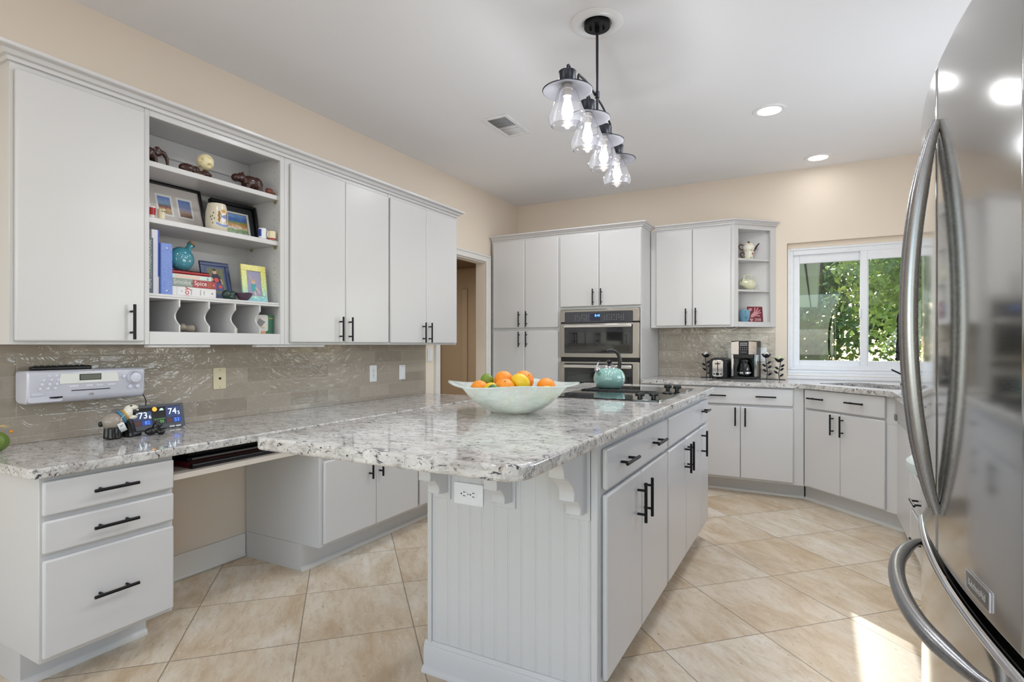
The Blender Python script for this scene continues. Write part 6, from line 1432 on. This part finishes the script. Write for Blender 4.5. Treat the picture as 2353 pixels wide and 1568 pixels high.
for v in b.bm.verts:
    a = math.atan2(v.co.y, v.co.x); f_ = 1+0.015*math.cos(20*a); v.co.x *= f_; v.co.y *= f_
obj('body', b, blu, t, world=False)
obj('handle', B().tube([(0.036, 0, 0.078), (0.058, 0, 0.080), (0.066, 0, 0.060), (0.056, 0, 0.036), (0.036, 0, 0.030)], 0.0055, 10), blu, t, world=False)
t = thing('handprint_tile', 'dark red tile with a pink handprint and 2008', 'tile', cpos(0.278, 0.064, zs1), PI/4-0.06)
Lh = Matrix.Rotation(-0.10, 4, 'X')
def ht(nm, b, m, par=None): b.xf(Lh); return obj(nm, b, m, par or t, world=False)
ht('tile', B().box(-0.075, 0.075, 0, 0.010, 0, 0.140), memo(122, 46, 58, 0.35)); pk = memo(206, 150, 156, 0.5)
b = B(); b.mi = 0
def flatp(b, pts, y): b.prism(pts, 'y', y-0.0008, y)
flatp(b, [(-0.045, 0.040), (-0.020, 0.046), (0.004, 0.060), (0.012, 0.080), (0.002, 0.094), (-0.020, 0.088), (-0.040, 0.070), (-0.052, 0.052)], -0.0002)
def fing(x0, z0, x1, z1, w):
    d_ = Vector((x1-x0, z1-z0)).normalized(); n_ = Vector((-d_.y, d_.x))*w
    pts = [(x0-n_.x, z0-n_.y), (x1-n_.x*0.9, z1-n_.y*0.9), (x1+d_.x*w*0.8, z1+d_.y*w*0.8), (x1+n_.x*0.9, z1+n_.y*0.9), (x0+n_.x, z0+n_.y)]
    flatp(b, pts, -0.0012)
fing(-0.010, 0.086, -0.002, 0.130, 0.0055); fing(0.002, 0.086, 0.028, 0.128, 0.0055); fing(0.008, 0.080, 0.048, 0.108, 0.0055); fing(0.008, 0.072, 0.055, 0.086, 0.005); fing(0.0, 0.060, 0.044, 0.056, 0.005)
ht('handprint', b, pk)
def heart(cx, cz, s): return [(cx+s*0.0625*16*math.sin(a)**3, cz+s*0.0625*(13*math.cos(a)-5*math.cos(2*a)-2*math.cos(3*a)-math.cos(4*a))) for a in [2*PI*i/24 for i in range(24)]]
for cx, cz in ((-0.050, 0.112), (-0.044, 0.020)): ht('heart', B().prism(heart(cx, cz, 0.018), 'y', -0.0010, -0.0002), pk)
ht('date', B().text('2008', 0.034, T(0.020, -0.0006, 0.022) @ RX90, 0.0004), memo(216, 186, 186, 0.5))

# ------------------------------------------------------------------ outside the window
struct('ground_outside', B().box(-25, 30, 7.3, 60, -0.35, -0.25), pm('lawn', S(170, 168, 120), 0.9, var=0.25, scale=3))
k = N('eave_paint'); k.p(Roughness=0.6); k.b.inputs['Base Color'].default_value = S(232, 236, 244)
b = B(); b.box(-0.62, 0.030, 6.2, 21.5, 2.50, 2.52); t = thing('house_eave', 'pale grey roof eave of the house seen through the window', 'eave', (-0.3, 12.0, 2.5))
obj('soffit', b, k.m, t); obj('fascia', B().box(0.031, 0.062, 6.2, 21.5, 2.46, 2.66), M['vinyl'], t); obj('soffit_vent', B().box(-0.16, -0.13, 6.2, 21.5, 2.494, 2.4995), M['slot'], t)
obj('roof', B().prism([(-4.0, 3.6), (0.12, 2.665), (0.12, 2.70), (-4.0, 3.7)], 'y', 6.2, 21.5), memo(90, 84, 80, 0.9), t)
def leaves(c, rad, n, size, clumps, flat=1.0):
    cl = rng.normal(size=(clumps, 3)); cl /= np.linalg.norm(cl, axis=1)[:, None]; cl *= (rng.random((clumps, 1))**0.4)
    idx = rng.integers(0, clumps, n); p = cl[idx]+rng.normal(size=(n, 3))*0.17
    p = p*np.array(rad)+np.array(c)
    a = rng.normal(size=(n, 3)); a /= np.linalg.norm(a, axis=1)[:, None]; d_ = rng.normal(size=(n, 3)); w = np.cross(a, d_); w /= np.linalg.norm(w, axis=1)[:, None]
    s = size*(0.6+0.8*rng.random((n, 1)))
    v = np.stack([p-a*s, p+w*s*0.5, p+a*s, p-w*s*0.5], 1).reshape(-1, 3)
    f = np.arange(4*n).reshape(-1, 4)
    me = bpy.data.meshes.new('foliage'); me.from_pydata(v.tolist(), [], f.tolist()); return me
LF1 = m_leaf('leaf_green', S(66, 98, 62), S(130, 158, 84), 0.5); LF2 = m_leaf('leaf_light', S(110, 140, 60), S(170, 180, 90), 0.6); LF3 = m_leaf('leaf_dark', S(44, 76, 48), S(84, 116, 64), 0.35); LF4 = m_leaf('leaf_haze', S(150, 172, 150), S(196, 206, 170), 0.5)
bark = pm('bark', S(112, 102, 96), 0.9, var=0.2)
def tree(label, x, y, zc2, rad, n, size, clumps, mat, name='tree', cat='tree', trunk=True):
    t = thing(name, label, cat, (x, y, -0.25))
    me = leaves((0, 0, zc2+0.25), rad, n, size, clumps); me.materials.append(mat)
    o = bpy.data.objects.new('foliage', me); C.objects.link(o); o.parent = t; o['kind'] = 'stuff'; MW[o.name] = MW[t.name]
    if trunk:
        b = B(); b.tube([(0, 0, 0), (0.05, 0, zc2*0.5), (0, 0.05, zc2+0.3)], [0.14, 0.11, 0.06], 10)
        for i in range(5):
            a = 2*PI*i/5; b.tube([(0.03, 0.02, zc2*0.75), (rad[0]*0.35*math.cos(a), rad[1]*0.35*math.sin(a), zc2+0.3), (rad[0]*0.6*math.cos(a), rad[1]*0.6*math.sin(a), zc2+0.7)], [0.06, 0.04, 0.02], 7)
        obj('trunk', b, bark, t, world=False)
tree('leafy green tree filling the left window pane', 1.95, 12.6, 2.75, (1.7, 1.4, 1.65), 8500, 0.07, 60, LF1)
tree('brighter green tree filling the right window pane', 3.35, 17.6, 2.95, (2.1, 1.6, 2.0), 8500, 0.085, 60, LF2)
tree('dark tree farther back between the two nearer trees', 3.3, 22.0, 3.0, (2.3, 1.8, 2.4), 6000, 0.11, 50, LF3)
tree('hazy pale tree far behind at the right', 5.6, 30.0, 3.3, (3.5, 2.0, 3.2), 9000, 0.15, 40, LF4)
tree('leafy tree beyond the far end of the roof eave', -0.2, 26.5, 2.6, (2.6, 2.0, 3.0), 7000, 0.16, 60, LF3)
tree('low dark clipped hedge across the bottom of the window', 3.4, 10.2, 0.47, (3.2, 0.45, 0.58), 10000, 0.055, 90, LF3, 'hedge', 'hedge', False)

# ------------------------------------------------------------------ repeats share a group phrase
GROUPS = {'orange': 'oranges in the glass bowl', 'lemon': 'lemons in the glass bowl', 'lime': 'limes in the glass bowl', 'wall_outlet': 'white wall outlets', 'light_switch': 'white light switches',
          'wall_cabinet': 'white wall cabinets', 'base_cabinet': 'white base cabinets', 'drawer_cabinet': 'white drawer cabinets', 'cookbook': 'cookbooks in the pile', 'tall_book': 'upright books on the lower shelf',
          'candle_holder': 'black leaf candle holders', 'recessed_light': 'recessed ceiling lights', 'strip_light': 'strip lights under the wall cabinets', 'tree': 'trees outside the window',
          'picture_frame': 'black picture frames on the middle shelf', 'photo_frame': 'photo frames on the lower shelf', 'crown_molding': 'white crown moldings', 'granite_countertop': 'granite countertops'}
for o in C.objects:
    if o.parent is None and o.get('category'):
        g_ = GROUPS.get(o.name.split('.')[0])
        if g_: o['group'] = g_
